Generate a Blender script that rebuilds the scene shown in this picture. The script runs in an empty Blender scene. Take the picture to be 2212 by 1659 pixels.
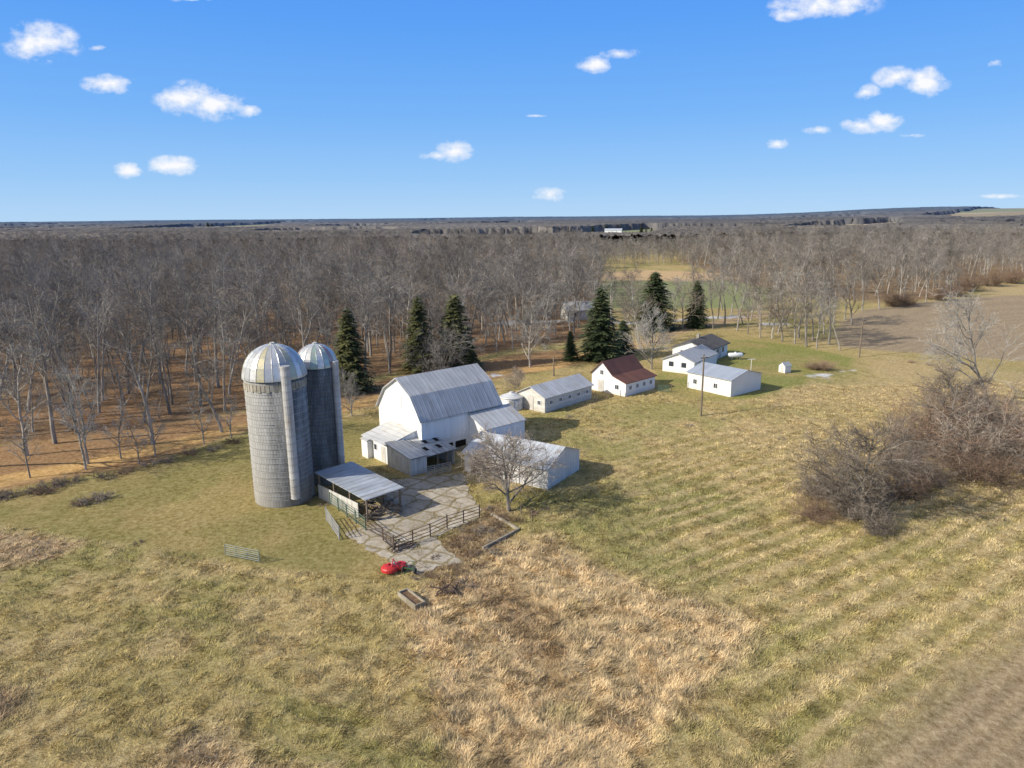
import bpy, math, random
import numpy as np
from mathutils import Vector, Matrix
random.seed(7); np.random.seed(7)
scene=bpy.context.scene
COL=scene.collection
# ------------------------------------------------------------ camera
H=28.4; P=math.radians(13.25); R=math.radians(0.55); F=1534.0
fwd=Vector((0,math.cos(P),-math.sin(P))); r0=Vector((1,0,0)); u0=Vector((0,math.sin(P),math.cos(P)))
cr=r0*math.cos(R)-u0*math.sin(R); cu=u0*math.cos(R)+r0*math.sin(R)
cam=bpy.data.cameras.new("camera"); camo=bpy.data.objects.new("camera",cam); COL.objects.link(camo)
cam.sensor_width=36; cam.lens=36*F/2212; cam.clip_end=40000; cam.clip_start=0.5
m=Matrix((( cr.x,cu.x,-fwd.x,0),(cr.y,cu.y,-fwd.y,0),(cr.z,cu.z,-fwd.z,H),(0,0,0,1)))
camo.matrix_world=m
scene.camera=camo
def ray(u,v): return fwd+cr*((u-1106)/F)+cu*((829.5-v)/F)
def W(u,v,z=0.0):
    d=ray(u,v); t=(z-H)/d.z; return (d.x*t,d.y*t)
def atY(u,v,Y):
    d=ray(u,v); t=Y/d.y; return (d.x*t,H+d.z*t)
# ------------------------------------------------------------ materials
def newmat(name):
    mt=bpy.data.materials.new(name); mt.use_nodes=True; nt=mt.node_tree
    return mt,nt,nt.nodes['Principled BSDF']
def N(nt,t,**k):
    n=nt.nodes.new(t)
    for a,b in k.items(): setattr(n,a,b)
    return n
def mathn(nt,op,a,b=None,c=None):
    n=nt.nodes.new('ShaderNodeMath'); n.operation=op
    for i,x in enumerate((a,b,c)):
        if x is None: continue
        if isinstance(x,(int,float)): n.inputs[i].default_value=x
        else: nt.links.new(x,n.inputs[i])
    return n.outputs[0]
def mixc(nt,fac,a,b,mode='MIX'):
    n=nt.nodes.new('ShaderNodeMix'); n.data_type='RGBA'; n.blend_type=mode
    for i,x in ((0,fac),(6,a),(7,b)):
        if isinstance(x,(int,float)): n.inputs[i].default_value=x
        elif isinstance(x,tuple): n.inputs[i].default_value=(*x,1) if len(x)==3 else x
        else: nt.links.new(x,n.inputs[i])
    return n.outputs[2]
def noise(nt,scale,detail=4,vec=None,rough=.6):
    n=N(nt,'ShaderNodeTexNoise'); n.inputs['Scale'].default_value=scale; n.inputs['Detail'].default_value=detail; n.inputs['Roughness'].default_value=rough
    if vec is not None: nt.links.new(vec,n.inputs['Vector'])
    return n.outputs['Fac']
def objco(nt,scale=(1,1,1)):
    t=N(nt,'ShaderNodeTexCoord'); mp=N(nt,'ShaderNodeMapping'); nt.links.new(t.outputs['Object'],mp.inputs[0]); mp.inputs['Scale'].default_value=scale
    return mp.outputs[0]
def ramp(nt,fac,lo,hi):
    n=N(nt,'ShaderNodeMapRange'); n.clamp=True; nt.links.new(fac,n.inputs[0]); n.inputs[1].default_value=lo; n.inputs[2].default_value=hi
    return n.outputs[0]
def bump(nt,b,h,strength=.5,dist=.05):
    n=N(nt,'ShaderNodeBump'); n.inputs['Strength'].default_value=strength; n.inputs['Distance'].default_value=dist
    nt.links.new(h,n.inputs['Height']); nt.links.new(n.outputs[0],b.inputs['Normal'])
def simple(name,c1,c2=None,scale=2.0,rough=.8,metal=0,bs=0.3,stretch=(1,1,1),vary=False):
    mt,nt,b=newmat(name); c2=c2 or tuple(x*.7 for x in c1)
    v=objco(nt,stretch); f=ramp(nt,noise(nt,scale,5,v),.35,.65)
    c=mixc(nt,f,c1,c2)
    if vary:
        oi=N(nt,'ShaderNodeObjectInfo'); k=mathn(nt,'ADD',mathn(nt,'MULTIPLY',oi.outputs['Random'],.75),.62)
        cb=N(nt,'ShaderNodeCombineXYZ')
        for i in range(3): nt.links.new(k,cb.inputs[i])
        c=mixc(nt,1.0,c,cb.outputs[0],'MULTIPLY')
    nt.links.new(c,b.inputs['Base Color']); b.inputs['Roughness'].default_value=rough; b.inputs['Metallic'].default_value=metal
    if rough>.85: b.inputs['Specular IOR Level'].default_value=.1
    if bs: bump(nt,b,noise(nt,scale*6,3,v),bs,.03)
    return mt
def ribbed(name,c1,c2,axis='X',spacing=.6,metal=.3,rough=.45,rust=None,rustamt=.6,depth=.04,line=.55):
    mt,nt,b=newmat(name)
    v=objco(nt); s=N(nt,'ShaderNodeSeparateXYZ'); nt.links.new(v,s.inputs[0])
    x=s.outputs[axis]; fr=mathn(nt,'FRACT',mathn(nt,'DIVIDE',x,spacing))
    tri=mathn(nt,'ABSOLUTE',mathn(nt,'SUBTRACT',fr,.5))
    rib=ramp(nt,tri,.38,.5)
    f=ramp(nt,noise(nt,.5,5,v),.35,.65)
    c=mixc(nt,f,c1,c2)
    sheet=N(nt,'ShaderNodeTexWhiteNoise'); sheet.noise_dimensions='1D'; nt.links.new(mathn(nt,'FLOOR',mathn(nt,'DIVIDE',x,spacing*1.0)),sheet.inputs['W'])
    c=mixc(nt,mathn(nt,'MULTIPLY',sheet.outputs['Value'],.28),c,tuple(q*.6 for q in c2))
    if rust:
        sv=objco(nt,(2.2,.35,.35) if axis=='X' else (.35,2.2,.35))
        rf=ramp(nt,noise(nt,1.0,6,sv),rustamt,rustamt+.12)
        c=mixc(nt,mathn(nt,'MULTIPLY',rf,.7),c,rust)
    c=mixc(nt,mathn(nt,'MULTIPLY',rib,line),c,tuple(q*.45 for q in c1))
    nt.links.new(c,b.inputs['Base Color']); b.inputs['Roughness'].default_value=rough; b.inputs['Metallic'].default_value=metal
    bump(nt,b,rib,.8,depth)
    return mt
def boards(name,c1,c2,dirt=(.25,.22,.18),sp=.28,horiz=False,amt=.55):
    mt,nt,b=newmat(name); v=objco(nt); s=N(nt,'ShaderNodeSeparateXYZ'); nt.links.new(v,s.inputs[0])
    if horiz: x=s.outputs['Z']
    else: x=mathn(nt,'ADD',s.outputs['X'],s.outputs['Y'])
    q=mathn(nt,'DIVIDE',x,sp); tri=mathn(nt,'ABSOLUTE',mathn(nt,'SUBTRACT',mathn(nt,'FRACT',q),.5)); gr=ramp(nt,tri,.44,.5)
    wn=N(nt,'ShaderNodeTexWhiteNoise'); wn.noise_dimensions='1D'; nt.links.new(mathn(nt,'FLOOR',q),wn.inputs['W'])
    c=mixc(nt,wn.outputs['Value'],c1,c2)
    sv=objco(nt,(1.6,1.6,.3) if not horiz else (.5,.5,2))
    d=ramp(nt,noise(nt,1.2,7,sv,.7),amt,amt+.2)
    zb=ramp(nt,mathn(nt,'ADD',s.outputs['Z'],noise(nt,1.5,3,v)),1.2,0.3)
    d=mathn(nt,'MAXIMUM',mathn(nt,'MULTIPLY',d,.75),mathn(nt,'MULTIPLY',zb,.6))
    c=mixc(nt,d,c,dirt); c=mixc(nt,mathn(nt,'MULTIPLY',gr,.35),c,tuple(k*.35 for k in c1))
    nt.links.new(c,b.inputs['Base Color']); b.inputs['Roughness'].default_value=.75
    bump(nt,b,gr,.5,.02)
    return mt
M={}
M['white_board']=boards('white_board',(.90,.89,.86),(.84,.83,.79),(.50,.46,.38),.3,False,.57)
M['white_metal']=ribbed('white_metal',(.88,.87,.84),(.80,.785,.75),'X',.3,0,.5,(.52,.46,.38),.68,.02,.22)
M['white_metal_y']=ribbed('white_metal_y',(.80,.77,.71),(.70,.67,.61),'Y',.3,0,.5,(.5,.44,.36),.64,.02,.25)
M['siding']=boards('white_siding',(.9,.89,.86),(.85,.84,.81),(.55,.5,.43),.2,True,.67)
M['old_siding']=boards('weathered_siding',(.74,.72,.66),(.62,.6,.53),(.34,.29,.22),.2,True,.5)
M['grey_board']=boards('grey_board',(.70,.68,.62),(.56,.54,.49),(.29,.25,.2),.25,False,.5)
M['barn_roof']=ribbed('barn_roof',(.58,.58,.565),(.45,.455,.45),'X',.62,.08,.5,(.3,.27,.24),.55,.05,.55)
M['light_roof']=ribbed('light_roof',(.62,.645,.665),(.51,.535,.56),'X',.62,.1,.5,(.36,.34,.31),.56,.04,.4)
M['garage_roof']=ribbed('garage_roof',(.44,.48,.53),(.38,.42,.47),'X',.6,.1,.5,(.34,.34,.34),.62,.04,.3)
M['patch_roof']=ribbed('patch_roof',(.6,.6,.58),(.40,.40,.38),'X',.8,.05,.5,(.14,.12,.1),.52,.05,.45)
M['shed_roof']=ribbed('shed_roof',(.54,.57,.59),(.38,.41,.43),'Y',.75,.1,.5,(.29,.25,.19),.52,.05,.5)
M['tin_roof']=ribbed('tin_roof',(.66,.66,.64),(.51,.51,.49),'X',.75,.1,.5,(.46,.37,.26),.54,.04,.45)
M['asphalt_roof']=simple('asphalt_roof',(.15,.14,.13),(.10,.095,.09),1.5,.9)
M['grey_shingle']=simple('grey_shingle',(.42,.43,.44),(.34,.35,.36),1.5,.85)
M['brown_roof']=ribbed('brown_roof',(.19,.08,.05),(.13,.056,.036),'X',.6,0,.7,(.07,.04,.025),.6,.03,.5)
M['dark']=simple('dark_interior',(.02,.018,.016),(.035,.03,.028),1,.9,0,0)
M['glass']=simple('window_glass',(.03,.04,.05),(.05,.06,.08),.5,.12,0,0)
M['trim']=simple('white_trim',(.86,.85,.83),(.8,.79,.77),3,.6,0,.1)
M['door']=simple('door_paint',(.68,.65,.59),(.5,.47,.41),2,.7,0,.2,(1,1,.3))
M['wood']=simple('weathered_wood',(.26,.21,.16),(.15,.12,.09),2,.9,0,.4,(1,1,.2))
M['bark']=simple('grey_bark',(.42,.385,.33),(.19,.17,.145),1.6,.95,0,.5,(1,1,.3),True)
M['twig']=simple('grey_brown_twigs',(.295,.27,.24),(.185,.17,.15),.3,.95,0,0,(1,1,1),True)
M['twig_pale']=simple('pale_twigs',(.38,.355,.315),(.25,.235,.205),.3,.95,0,0,(1,1,1),True)
M['twig_tan']=simple('tan_twigs',(.33,.28,.225),(.21,.175,.14),.3,.95,0,0,(1,1,1),True)
M['twig_red']=simple('russet_twigs',(.33,.225,.155),(.20,.14,.10),.4,.95,0,0,(1,1,1),True)
M['needle']=simple('spruce_needles',(.10,.13,.045),(.04,.06,.022),.9,.8,0,0)
M['needle2']=simple('fir_needles',(.17,.17,.055),(.075,.085,.03),.9,.8,0,0)
M['galv']=ribbed('galvanised_bin',(.74,.74,.71),(.6,.6,.58),'Z',.25,.05,.4,(.4,.36,.3),.66,.03,.3)
M['steel']=simple('dull_steel',(.5,.5,.49),(.38,.38,.37),3,.45,.2,.1)
M['green_paint']=simple('green_gate_paint',(.06,.13,.09),(.14,.18,.14),3,.6,0,.1)
M['grey_green']=simple('faded_grey_gate',(.28,.31,.27),(.2,.23,.2),3,.6,0,.1)
M['rust']=simple('rusty_pipe',(.13,.085,.06),(.07,.05,.04),3,.8,.1,.2)
M['red']=simple('faded_red_paint',(.62,.03,.03),(.42,.03,.025),3,.45,0,.1)
M['machine_green']=simple('machine_green_paint',(.05,.13,.04),(.05,.08,.03),3,.5,0,.1)
M['rubber']=simple('tyre_rubber',(.03,.03,.03),(.05,.045,.04),4,.85,0,.1)
M['concrete']=simple('old_concrete',(.44,.41,.34),(.28,.25,.19),1.5,.9,0,.4)
M['dirty_concrete']=simple('dirty_concrete',(.40,.36,.28),(.24,.20,.14),1.2,.95,0,.5)
M['white_paint']=simple('tank_white',(.86,.86,.84),(.78,.78,.76),1,.35,0,0)
M['red_barn']=simple('red_barn_paint',(.3,.05,.04),(.2,.04,.03),2,.8,0,0)
M['leaf_brown']=simple('brown_leaf_pile',(.24,.15,.09),(.12,.08,.05),3,.95,0,.8)
def silomat(name,c1,c2,dark,R,amt,bias):
    mt,nt,b=newmat(name); v=objco(nt); s=N(nt,'ShaderNodeSeparateXYZ'); nt.links.new(v,s.inputs[0])
    th=mathn(nt,'ARCTAN2',s.outputs['Y'],s.outputs['X'])
    cb=N(nt,'ShaderNodeCombineXYZ'); nt.links.new(mathn(nt,'MULTIPLY',th,R),cb.inputs[0]); nt.links.new(s.outputs['Z'],cb.inputs[1])
    br=N(nt,'ShaderNodeTexBrick'); nt.links.new(cb.outputs[0],br.inputs[0]); br.inputs['Scale'].default_value=1
    br.inputs['Brick Width'].default_value=.30; br.inputs['Row Height'].default_value=.76; br.inputs['Mortar Size'].default_value=.016
    br.inputs['Color1'].default_value=(*c1,1); br.inputs['Color2'].default_value=(*c2,1); br.inputs['Mortar'].default_value=(*[k*.5 for k in c2],1)
    c=br.outputs['Color']
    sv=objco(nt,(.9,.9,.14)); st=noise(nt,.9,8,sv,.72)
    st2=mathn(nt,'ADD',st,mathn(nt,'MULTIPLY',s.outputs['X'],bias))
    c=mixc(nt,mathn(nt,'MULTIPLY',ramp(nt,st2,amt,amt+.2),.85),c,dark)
    low=ramp(nt,mathn(nt,'ADD',s.outputs['Z'],mathn(nt,'MULTIPLY',noise(nt,.7,5),4)),7,1)
    c=mixc(nt,mathn(nt,'MULTIPLY',low,.35),c,(.32,.27,.2))
    nt.links.new(c,b.inputs['Base Color']); b.inputs['Roughness'].default_value=.9
    bump(nt,b,br.outputs['Fac'],.6,-.03)
    return mt
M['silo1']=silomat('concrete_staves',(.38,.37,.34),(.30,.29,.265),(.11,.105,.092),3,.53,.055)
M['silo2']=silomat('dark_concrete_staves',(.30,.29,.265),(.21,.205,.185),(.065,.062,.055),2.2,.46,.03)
def domemat(name,cols,n,off=0):
    mt,nt,b=newmat(name); v=objco(nt); s=N(nt,'ShaderNodeSeparateXYZ'); nt.links.new(v,s.inputs[0])
    th=mathn(nt,'ADD',mathn(nt,'MULTIPLY',mathn(nt,'ARCTAN2',s.outputs['Y'],s.outputs['X']),n/(2*math.pi)),n+off)
    fr=mathn(nt,'FRACT',mathn(nt,'DIVIDE',mathn(nt,'ADD',mathn(nt,'FLOOR',th),.5),len(cols)))
    cr_=N(nt,'ShaderNodeValToRGB'); cr_.color_ramp.interpolation='CONSTANT'; nt.links.new(fr,cr_.inputs[0])
    e=cr_.color_ramp.elements; e[0].position=0; e[0].color=(*cols[0],1); e[1].position=1/len(cols); e[1].color=(*cols[1],1)
    for i in range(2,len(cols)):
        k=e.new(i/len(cols)); k.color=(*cols[i],1)
    seam=ramp(nt,mathn(nt,'ABSOLUTE',mathn(nt,'SUBTRACT',mathn(nt,'FRACT',th),.5)),.42,.5)
    c=mixc(nt,mathn(nt,'MULTIPLY',seam,.6),cr_.outputs[0],(.16,.16,.15))
    c=mixc(nt,ramp(nt,noise(nt,2,5,v),.48,.75),c,(.38,.38,.35))
    nt.links.new(c,b.inputs['Base Color']); b.inputs['Metallic'].default_value=.3; b.inputs['Roughness'].default_value=.34; bump(nt,b,seam,.8,.05)
    return mt
M['dome1']=domemat('dome_panels',[(.62,.62,.61),(.56,.51,.33),(.5,.5,.5),(.64,.64,.63),(.40,.41,.42),(.52,.5,.36),(.68,.68,.67),(.46,.47,.47)],24)
M['dome2']=domemat('dome_panels_mixed',[(.6,.6,.59),(.36,.46,.40),(.66,.66,.64),(.46,.55,.49),(.45,.30,.27),(.58,.62,.58),(.64,.64,.63)],20)
# ------------------------------------------------------------ mesh helpers
class MB:
    def __init__(s): s.v=[]; s.f=[]
    def box(s,x0,x1,y0,y1,z0,z1):
        b=len(s.v); s.v+=[(x0,y0,z0),(x1,y0,z0),(x1,y1,z0),(x0,y1,z0),(x0,y0,z1),(x1,y0,z1),(x1,y1,z1),(x0,y1,z1)]
        s.f+=[tuple(b+i for i in q) for q in ((3,2,1,0),(4,5,6,7),(0,1,5,4),(1,2,6,5),(2,3,7,6),(3,0,4,7))]; return s
    def tube(s,p0,p1,ra,rb,n=8,cap=True):
        p0=Vector(p0); p1=Vector(p1); d=(p1-p0).normalized(); a=d.orthogonal().normalized(); c=d.cross(a); b=len(s.v)
        for p,r in ((p0,ra),(p1,rb)):
            for i in range(n):
                t=2*math.pi*i/n; q=p+a*(r*math.cos(t))+c*(r*math.sin(t)); s.v.append(tuple(q))
        for i in range(n): j=(i+1)%n; s.f.append((b+i,b+j,b+n+j,b+n+i))
        if cap: s.f.append(tuple(b+i for i in range(n))[::-1]); s.f.append(tuple(b+n+i for i in range(n)))
        return s
    def extr(s,poly,x0,x1):
        b=len(s.v); n=len(poly)
        for x in (x0,x1): s.v+=[(x,y,z) for y,z in poly]
        for i in range(n): j=(i+1)%n; s.f.append((b+i,b+j,b+n+j,b+n+i))
        s.f.append(tuple(b+i for i in range(n))[::-1]); s.f.append(tuple(b+n+i for i in range(n))); return s
    def lathe(s,prof,n=32,cx=0,cy=0,cap=False):
        b=len(s.v); k=len(prof)
        for r,z in prof:
            for i in range(n):
                t=2*math.pi*i/n; s.v.append((cx+r*math.cos(t),cy+r*math.sin(t),z))
        for a in range(k-1):
            for i in range(n): j=(i+1)%n; s.f.append((b+a*n+i,b+a*n+j,b+(a+1)*n+j,b+(a+1)*n+i))
        if cap: s.f.append(tuple(b+(k-1)*n+i for i in range(n)))
        return s
def mk(name,mb,mat,parent=None,smooth=False,loc=None,fix=True):
    me=bpy.data.meshes.new(name); me.from_pydata(mb.v,[],mb.f)
    if fix:
        import bmesh
        bm=bmesh.new(); bm.from_mesh(me); bmesh.ops.recalc_face_normals(bm,faces=bm.faces); bm.to_mesh(me); bm.free()
    if smooth: me.polygons.foreach_set('use_smooth',[True]*len(me.polygons))
    me.materials.append(M[mat] if isinstance(mat,str) else mat)
    o=bpy.data.objects.new(name,me); COL.objects.link(o)
    if parent: o.parent=parent
    if loc: o.location=loc
    return o
def thing(name,label,cat,loc,rz=0,group=None):
    o=bpy.data.objects.new(name,None); COL.objects.link(o); o.location=loc if len(loc)==3 else (*loc,0); o.rotation_euler[2]=rz
    o['label']=label; o['category']=cat; o.empty_display_size=.5
    if group: o['group']=group
    return o
FOOT=[]
class Fr:
    def __init__(s,A,B,C,z,ws=1.0):
        a=Vector(W(*A,z)); b=Vector(W(*B,z)); c=Vector(W(*C,z)); s.a=a; s.L=(b-a).length; s.u=(b-a)/s.L; s.w=Vector((-s.u.y,s.u.x)); s.Wd=(c-a).dot(s.w)*ws
        s.rz=math.atan2(s.u.y,s.u.x)
    def loc(s,u,v,z):
        d=Vector(W(u,v,z))-s.a; return d.dot(s.u),d.dot(s.w)
    def world(s,x,y): p=s.a+s.u*x+s.w*y; return (p.x,p.y)
    def foot(s,x0=0,x1=None,y0=0,y1=None):
        x1=s.L if x1 is None else x1; y1=s.Wd if y1 is None else y1
        FOOT.append([s.world(x0,y0),s.world(x1,y0),s.world(x1,y1),s.world(x0,y1)])
def roofslab(prof,x0,x1,oh=.35,ox=.35,t=.1,gap=.012):
    p=[Vector(q) for q in prof]
    if oh:
        p[0]=p[0]+(p[0]-p[1]).normalized()*oh; p[-1]=p[-1]+(p[-1]-p[-2]).normalized()*oh
    lo=[(q.x,q.y+gap) for q in p]; hi=[(q.x,q.y+gap+t) for q in p]
    mb=MB(); n=len(lo); b=0
    for x in (x0-ox,x1+ox): mb.v+=[(x,*q) for q in lo]+[(x,*q) for q in hi]
    k=2*n
    for i in range(n-1):
        mb.f+=[(i,i+1,k+i+1,k+i),(n+i,n+i+1,k+n+i+1,k+n+i),(i,i+1,n+i+1,n+i),(k+i,k+i+1,k+n+i+1,k+n+i)]
    mb.f+=[(0,n,k+n,k),(n-1,2*n-1,k+2*n-1,k+n-1)]
    return mb
def fb(mb,fr,face,s0,s1,z0,z1,d0,d1):
    if face=='y0': mb.box(s0,s1,-d1,-d0,z0,z1)
    if face=='yW': mb.box(s0,s1,fr.Wd+d0,fr.Wd+d1,z0,z1)
    if face=='x0': mb.box(-d1,-d0,s0,s1,z0,z1)
    if face=='xL': mb.box(fr.L+d0,fr.L+d1,s0,s1,z0,z1)
    return mb
def window(par,fr,face,s,z,w=.9,h=.9):
    o=mk('window',fb(MB(),fr,face,s-w/2,s+w/2,z-h/2,z+h/2,.005,.03),'glass',par)
    mb=MB(); t=.09
    for a in ((s-w/2-t,s+w/2+t,z+h/2,z+h/2+t),(s-w/2-t,s+w/2+t,z-h/2-t,z-h/2),(s-w/2-t,s-w/2,z-h/2,z+h/2),(s+w/2,s+w/2+t,z-h/2,z+h/2),(s-.02,s+.02,z-h/2,z+h/2)): fb(mb,fr,face,*a,.004,.07)
    mk('frame',mb,'trim',o)
def door(par,fr,face,s,w=1,h=2.05,mat='door',z0=.03,name='door'):
    return mk(name,fb(MB(),fr,face,s-w/2,s+w/2,z0,z0+h,.004,.06),mat,par)
def building(name,label,cat,fr,prof,wall,roof,oh=.35,ox=.35,t=.1):
    o=thing(name,label,cat,(fr.a.x,fr.a.y,0),fr.rz)
    poly=[(prof[0][0],-.4)]+list(prof)+[(prof[-1][0],-.4)]
    mk('wall',MB().extr(poly,0,fr.L),wall,o)
    mk('roof',roofslab(prof,0,fr.L,oh,ox,t),roof,o)
    fr.foot(); return o
# ------------------------------------------------------------ silos
M['steelwhite']=ribbed('pale_chute_metal',(.56,.55,.53),(.46,.45,.43),'Z',.75,.05,.5,(.36,.31,.25),.56,.02,.45)
def silo(cx,cy,Rr,hw,hd,mat,dmat,label,chang,ctop,cbot,band):
    o=thing('silo',label,'silo',(cx,cy,0))
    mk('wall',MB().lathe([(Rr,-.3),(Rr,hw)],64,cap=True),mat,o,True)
    mb=MB(); z=.7
    while z<hw-.9:
        mb.lathe([(Rr+.002,z-.02),(Rr+.03,z-.01),(Rr+.03,z+.01),(Rr+.002,z+.02)],64); z+=.5 if z<7 else .76
    mk('hoops',mb,'steel' if band else 'wood',o)
    if band:
        mb=MB(); n=44
        for i in range(n):
            a0=2*math.pi*i/n; a1=a0+2*math.pi/n*.86; r=Rr+.05; b=len(mb.v); zb=hw-1.25-(.12 if i%2 else 0)
            mb.v+=[(r*math.cos(a0),r*math.sin(a0),zb),(r*math.cos(a1),r*math.sin(a1),zb),(r*math.cos(a1),r*math.sin(a1),hw-.55),(r*math.cos(a0),r*math.sin(a0),hw-.55)]; mb.f.append((b,b+1,b+2,b+3))
        mk('trim_band',mb,'concrete',o)
    prof=[(Rr+.18,hw-.25),(Rr+.16,hw+.02)]
    for i in range(1,9):
        a=math.pi/2*i/9; prof.append((Rr*1.03*math.cos(a),hw+hd*math.sin(a)))
    prof+=[(.25,hw+hd+.02),(.25,hw+hd+.12),(.02,hw+hd+.2)]
    mk('dome',MB().lathe(prof,24 if band else 20,cap=True),dmat,o)
    dx,dy=math.cos(chang),math.sin(chang); rr=.46 if band else .36; x,y=dx*(Rr+.28),dy*(Rr+.28)
    mb=MB(); mb.tube((x,y,cbot),(x,y,ctop),rr,rr,16)
    z=cbot
    while z<ctop: mb.tube((x,y,z),(x,y,z+.05),rr+.03,rr+.03,16); z+=.75
    mk('chute',mb,'steelwhite',o,False)
    FOOT.append([(cx+math.cos(a)*Rr,cy+math.sin(a)*Rr) for a in np.linspace(0,6.28,12)[:-1]])
    return o
Y1=70.; x1,hw1=atY(593,806,Y1); _,ht1=atY(590,738,Y1)
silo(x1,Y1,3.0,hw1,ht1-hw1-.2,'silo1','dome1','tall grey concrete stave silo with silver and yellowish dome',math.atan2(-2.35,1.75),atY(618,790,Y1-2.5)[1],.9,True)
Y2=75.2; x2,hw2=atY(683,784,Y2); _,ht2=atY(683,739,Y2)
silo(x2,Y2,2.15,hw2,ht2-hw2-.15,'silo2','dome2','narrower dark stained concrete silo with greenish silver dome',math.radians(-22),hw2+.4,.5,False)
# ------------------------------------------------------------ main barn
ze=5.1; fb_=Fr((910,906),(1078,868),(813,878),ze,1.1); fr=fb_; Wd=fr.Wd
barn=building('barn','large white gambrel barn with grey ribbed metal roof and lean-tos','barn',fr,[(0,ze),(1.8,7.5),(Wd/2,9.3),(Wd-1.8,7.5),(Wd,ze)],'white_board','barn_roof',.5,.35,.12)
lx0,ly0=fr.loc(1052,930,3.0); lx1,_=fr.loc(1126,907,3.0); lx1=max(lx1,fr.L-.2)
zi=4.5
mk('lean_to_wall',MB().extr([(ly0,-.3),(ly0,3.0),(-.004,zi),(-.004,-.3)],lx0,lx1),'white_board',barn)
mk('lean_to_roof',roofslab([(ly0,3.0),(-.01,zi)],lx0,lx1,.0,.3,.1),'tin_roof',barn)
lowx=-3.9
def slab_x(x0,x1,z0,z1,y0,y1,t=.1):
    mb=MB(); mb.v=[(x0,y0,z0),(x1,y0,z1),(x1,y1,z1),(x0,y1,z0),(x0,y0,z0+t),(x1,y0,z1+t),(x1,y1,z1+t),(x0,y1,z0+t)]
    mb.f=[(3,2,1,0),(4,5,6,7),(0,1,5,4),(1,2,6,5),(2,3,7,6),(3,0,4,7)]; return mb
def wedge(x0,x1,z0,z1,y0,y1):
    mb=MB(); mb.v=[(x0,y0,-.3),(x1,y0,-.3),(x1,y1,-.3),(x0,y1,-.3),(x0,y0,z0),(x1,y0,z1),(x1,y1,z1),(x0,y1,z0)]
    mb.f=[(3,2,1,0),(4,5,6,7),(0,1,5,4),(1,2,6,5),(2,3,7,6),(3,0,4,7)]; return mb
mk('milk_house_wall',wedge(lowx,-.004,2.4,3.4,1.3,6.9),'white_board',barn)
mk('milk_house_roof',slab_x(lowx-.3,-.01,2.36,3.42,1.1,7.1),'tin_roof',barn)
mk('entry_wall',MB().box(lowx-.7,lowx-.01,5.0,6.4,-.3,2.2),'white_board',barn)
mk('entry_roof',slab_x(lowx-.85,lowx-.31,2.2,2.36,4.9,6.5,.07),'tin_roof',barn)
o=mk('window',MB().box(lowx-.04,lowx-.005,3.9,4.5,1.2,1.9),'glass',barn)
mk('frame',MB().box(lowx-.06,lowx-.006,3.8,3.9,1.1,2.0).box(lowx-.06,lowx-.006,4.5,4.6,1.1,2.0).box(lowx-.06,lowx-.006,3.9,4.5,1.9,2.0).box(lowx-.06,lowx-.006,3.9,4.5,1.1,1.2),'trim',o)
mk('door',MB().box(lowx-.05,lowx-.005,2.0,2.9,.05,2.0),'door',barn)
y0,y1=-3.7,1.29; xa,xb=lowx-.2,2.0; ZA,ZB=1.9,2.55
def cattle_roof_z(q): return ZA+(ZB-ZA)*(q-y0)/(y1-y0)
mb=MB(); mb.v=[(xa,y0,-.3),(xa,y1,-.3),(xa,y1,ZB),(xa,y0,ZA),(xa+.12,y0,-.3),(xa+.12,y1,-.3),(xa+.12,y1,ZB),(xa+.12,y0,ZA)]
mb.f=[(0,1,2,3),(7,6,5,4),(0,3,7,4),(1,5,6,2),(3,2,6,7)]
mk('cattle_shed_end_wall',mb,'grey_board',barn)
mk('cattle_shed_front_wall',MB().box(xa+.125,xa+2.2,y0,y0+.12,-.3,ZA),'grey_board',barn)
mk('cattle_shed_end_wall',MB().box(xb-.12,xb,y0,-.02,-.3,ZA),'grey_board',barn)
mk('cattle_shed_roof',roofslab([(y0,ZA),(-1.2,cattle_roof_z(-1.2))],xa+2.3,xb,.25,.2,.08,.02),'patch_roof',barn)
mk('cattle_shed_roof',roofslab([(-1.2,cattle_roof_z(-1.2)),(y1,ZB)],xa+2.3,xb,.0,.2,.08,.02),'patch_roof',barn)
mk('cattle_shed_roof',roofslab([(y0,ZA+.15),(y1,ZB+.15)],xa,xa+2.0,.2,.15,.08,.02),'tin_roof',barn)
for i,(p,q) in enumerate(((xa+2.8,-2.7),(xa+3.9,-.9),(xa+4.6,-2.8),(xa+5.4,-1.0))):
    z=cattle_roof_z(q)+.11; s_=(ZB-ZA)/(y1-y0)
    mk('skylight_panel',(lambda m:(m.v.extend([(p,q,z),(p+.55,q,z),(p+.55,q+1.0,z+s_),(p,q+1.0,z+s_)]),m.f.append((0,1,2,3)),m)[2])(MB()),'dark',barn)
for x in (xa+3.7,xa+5.0): mk('post',MB().box(x,x+.16,y0+.02,y0+.18,-.2,ZA),'wood',barn)
mk('door',MB().box(xa-.05,xa-.004,-3.2,-2.1,.05,1.8),'grey_board',barn)
mk('door',MB().box(xa-.05,xa-.004,-1.7,-.6,.05,1.8),'door',barn)
for s in (2.9,4.9): mk('opening_dark_panel',MB().box(s,s+1.6,-.05,-.004,.0,1.3),'dark',barn)  # near-black panels on the solid wall, interior darkness put into their colour
mk('foundation',MB().box(-.06,fr.L+.06,-.06,Wd+.06,-.4,.5),'concrete',barn)
mk('barn_door',MB().box(.8,fr.L-5.5,-.07,-.006,1.9,4.5),'white_board',barn)
mk('gable_door',MB().box(-.07,-.006,Wd/2-.7,Wd/2+.7,5.6,7.2),'white_board',barn)
fr.foot(lowx-1.0,fr.L,-3.8,Wd); fr.foot(lx0,lx1,ly0,0)
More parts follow.
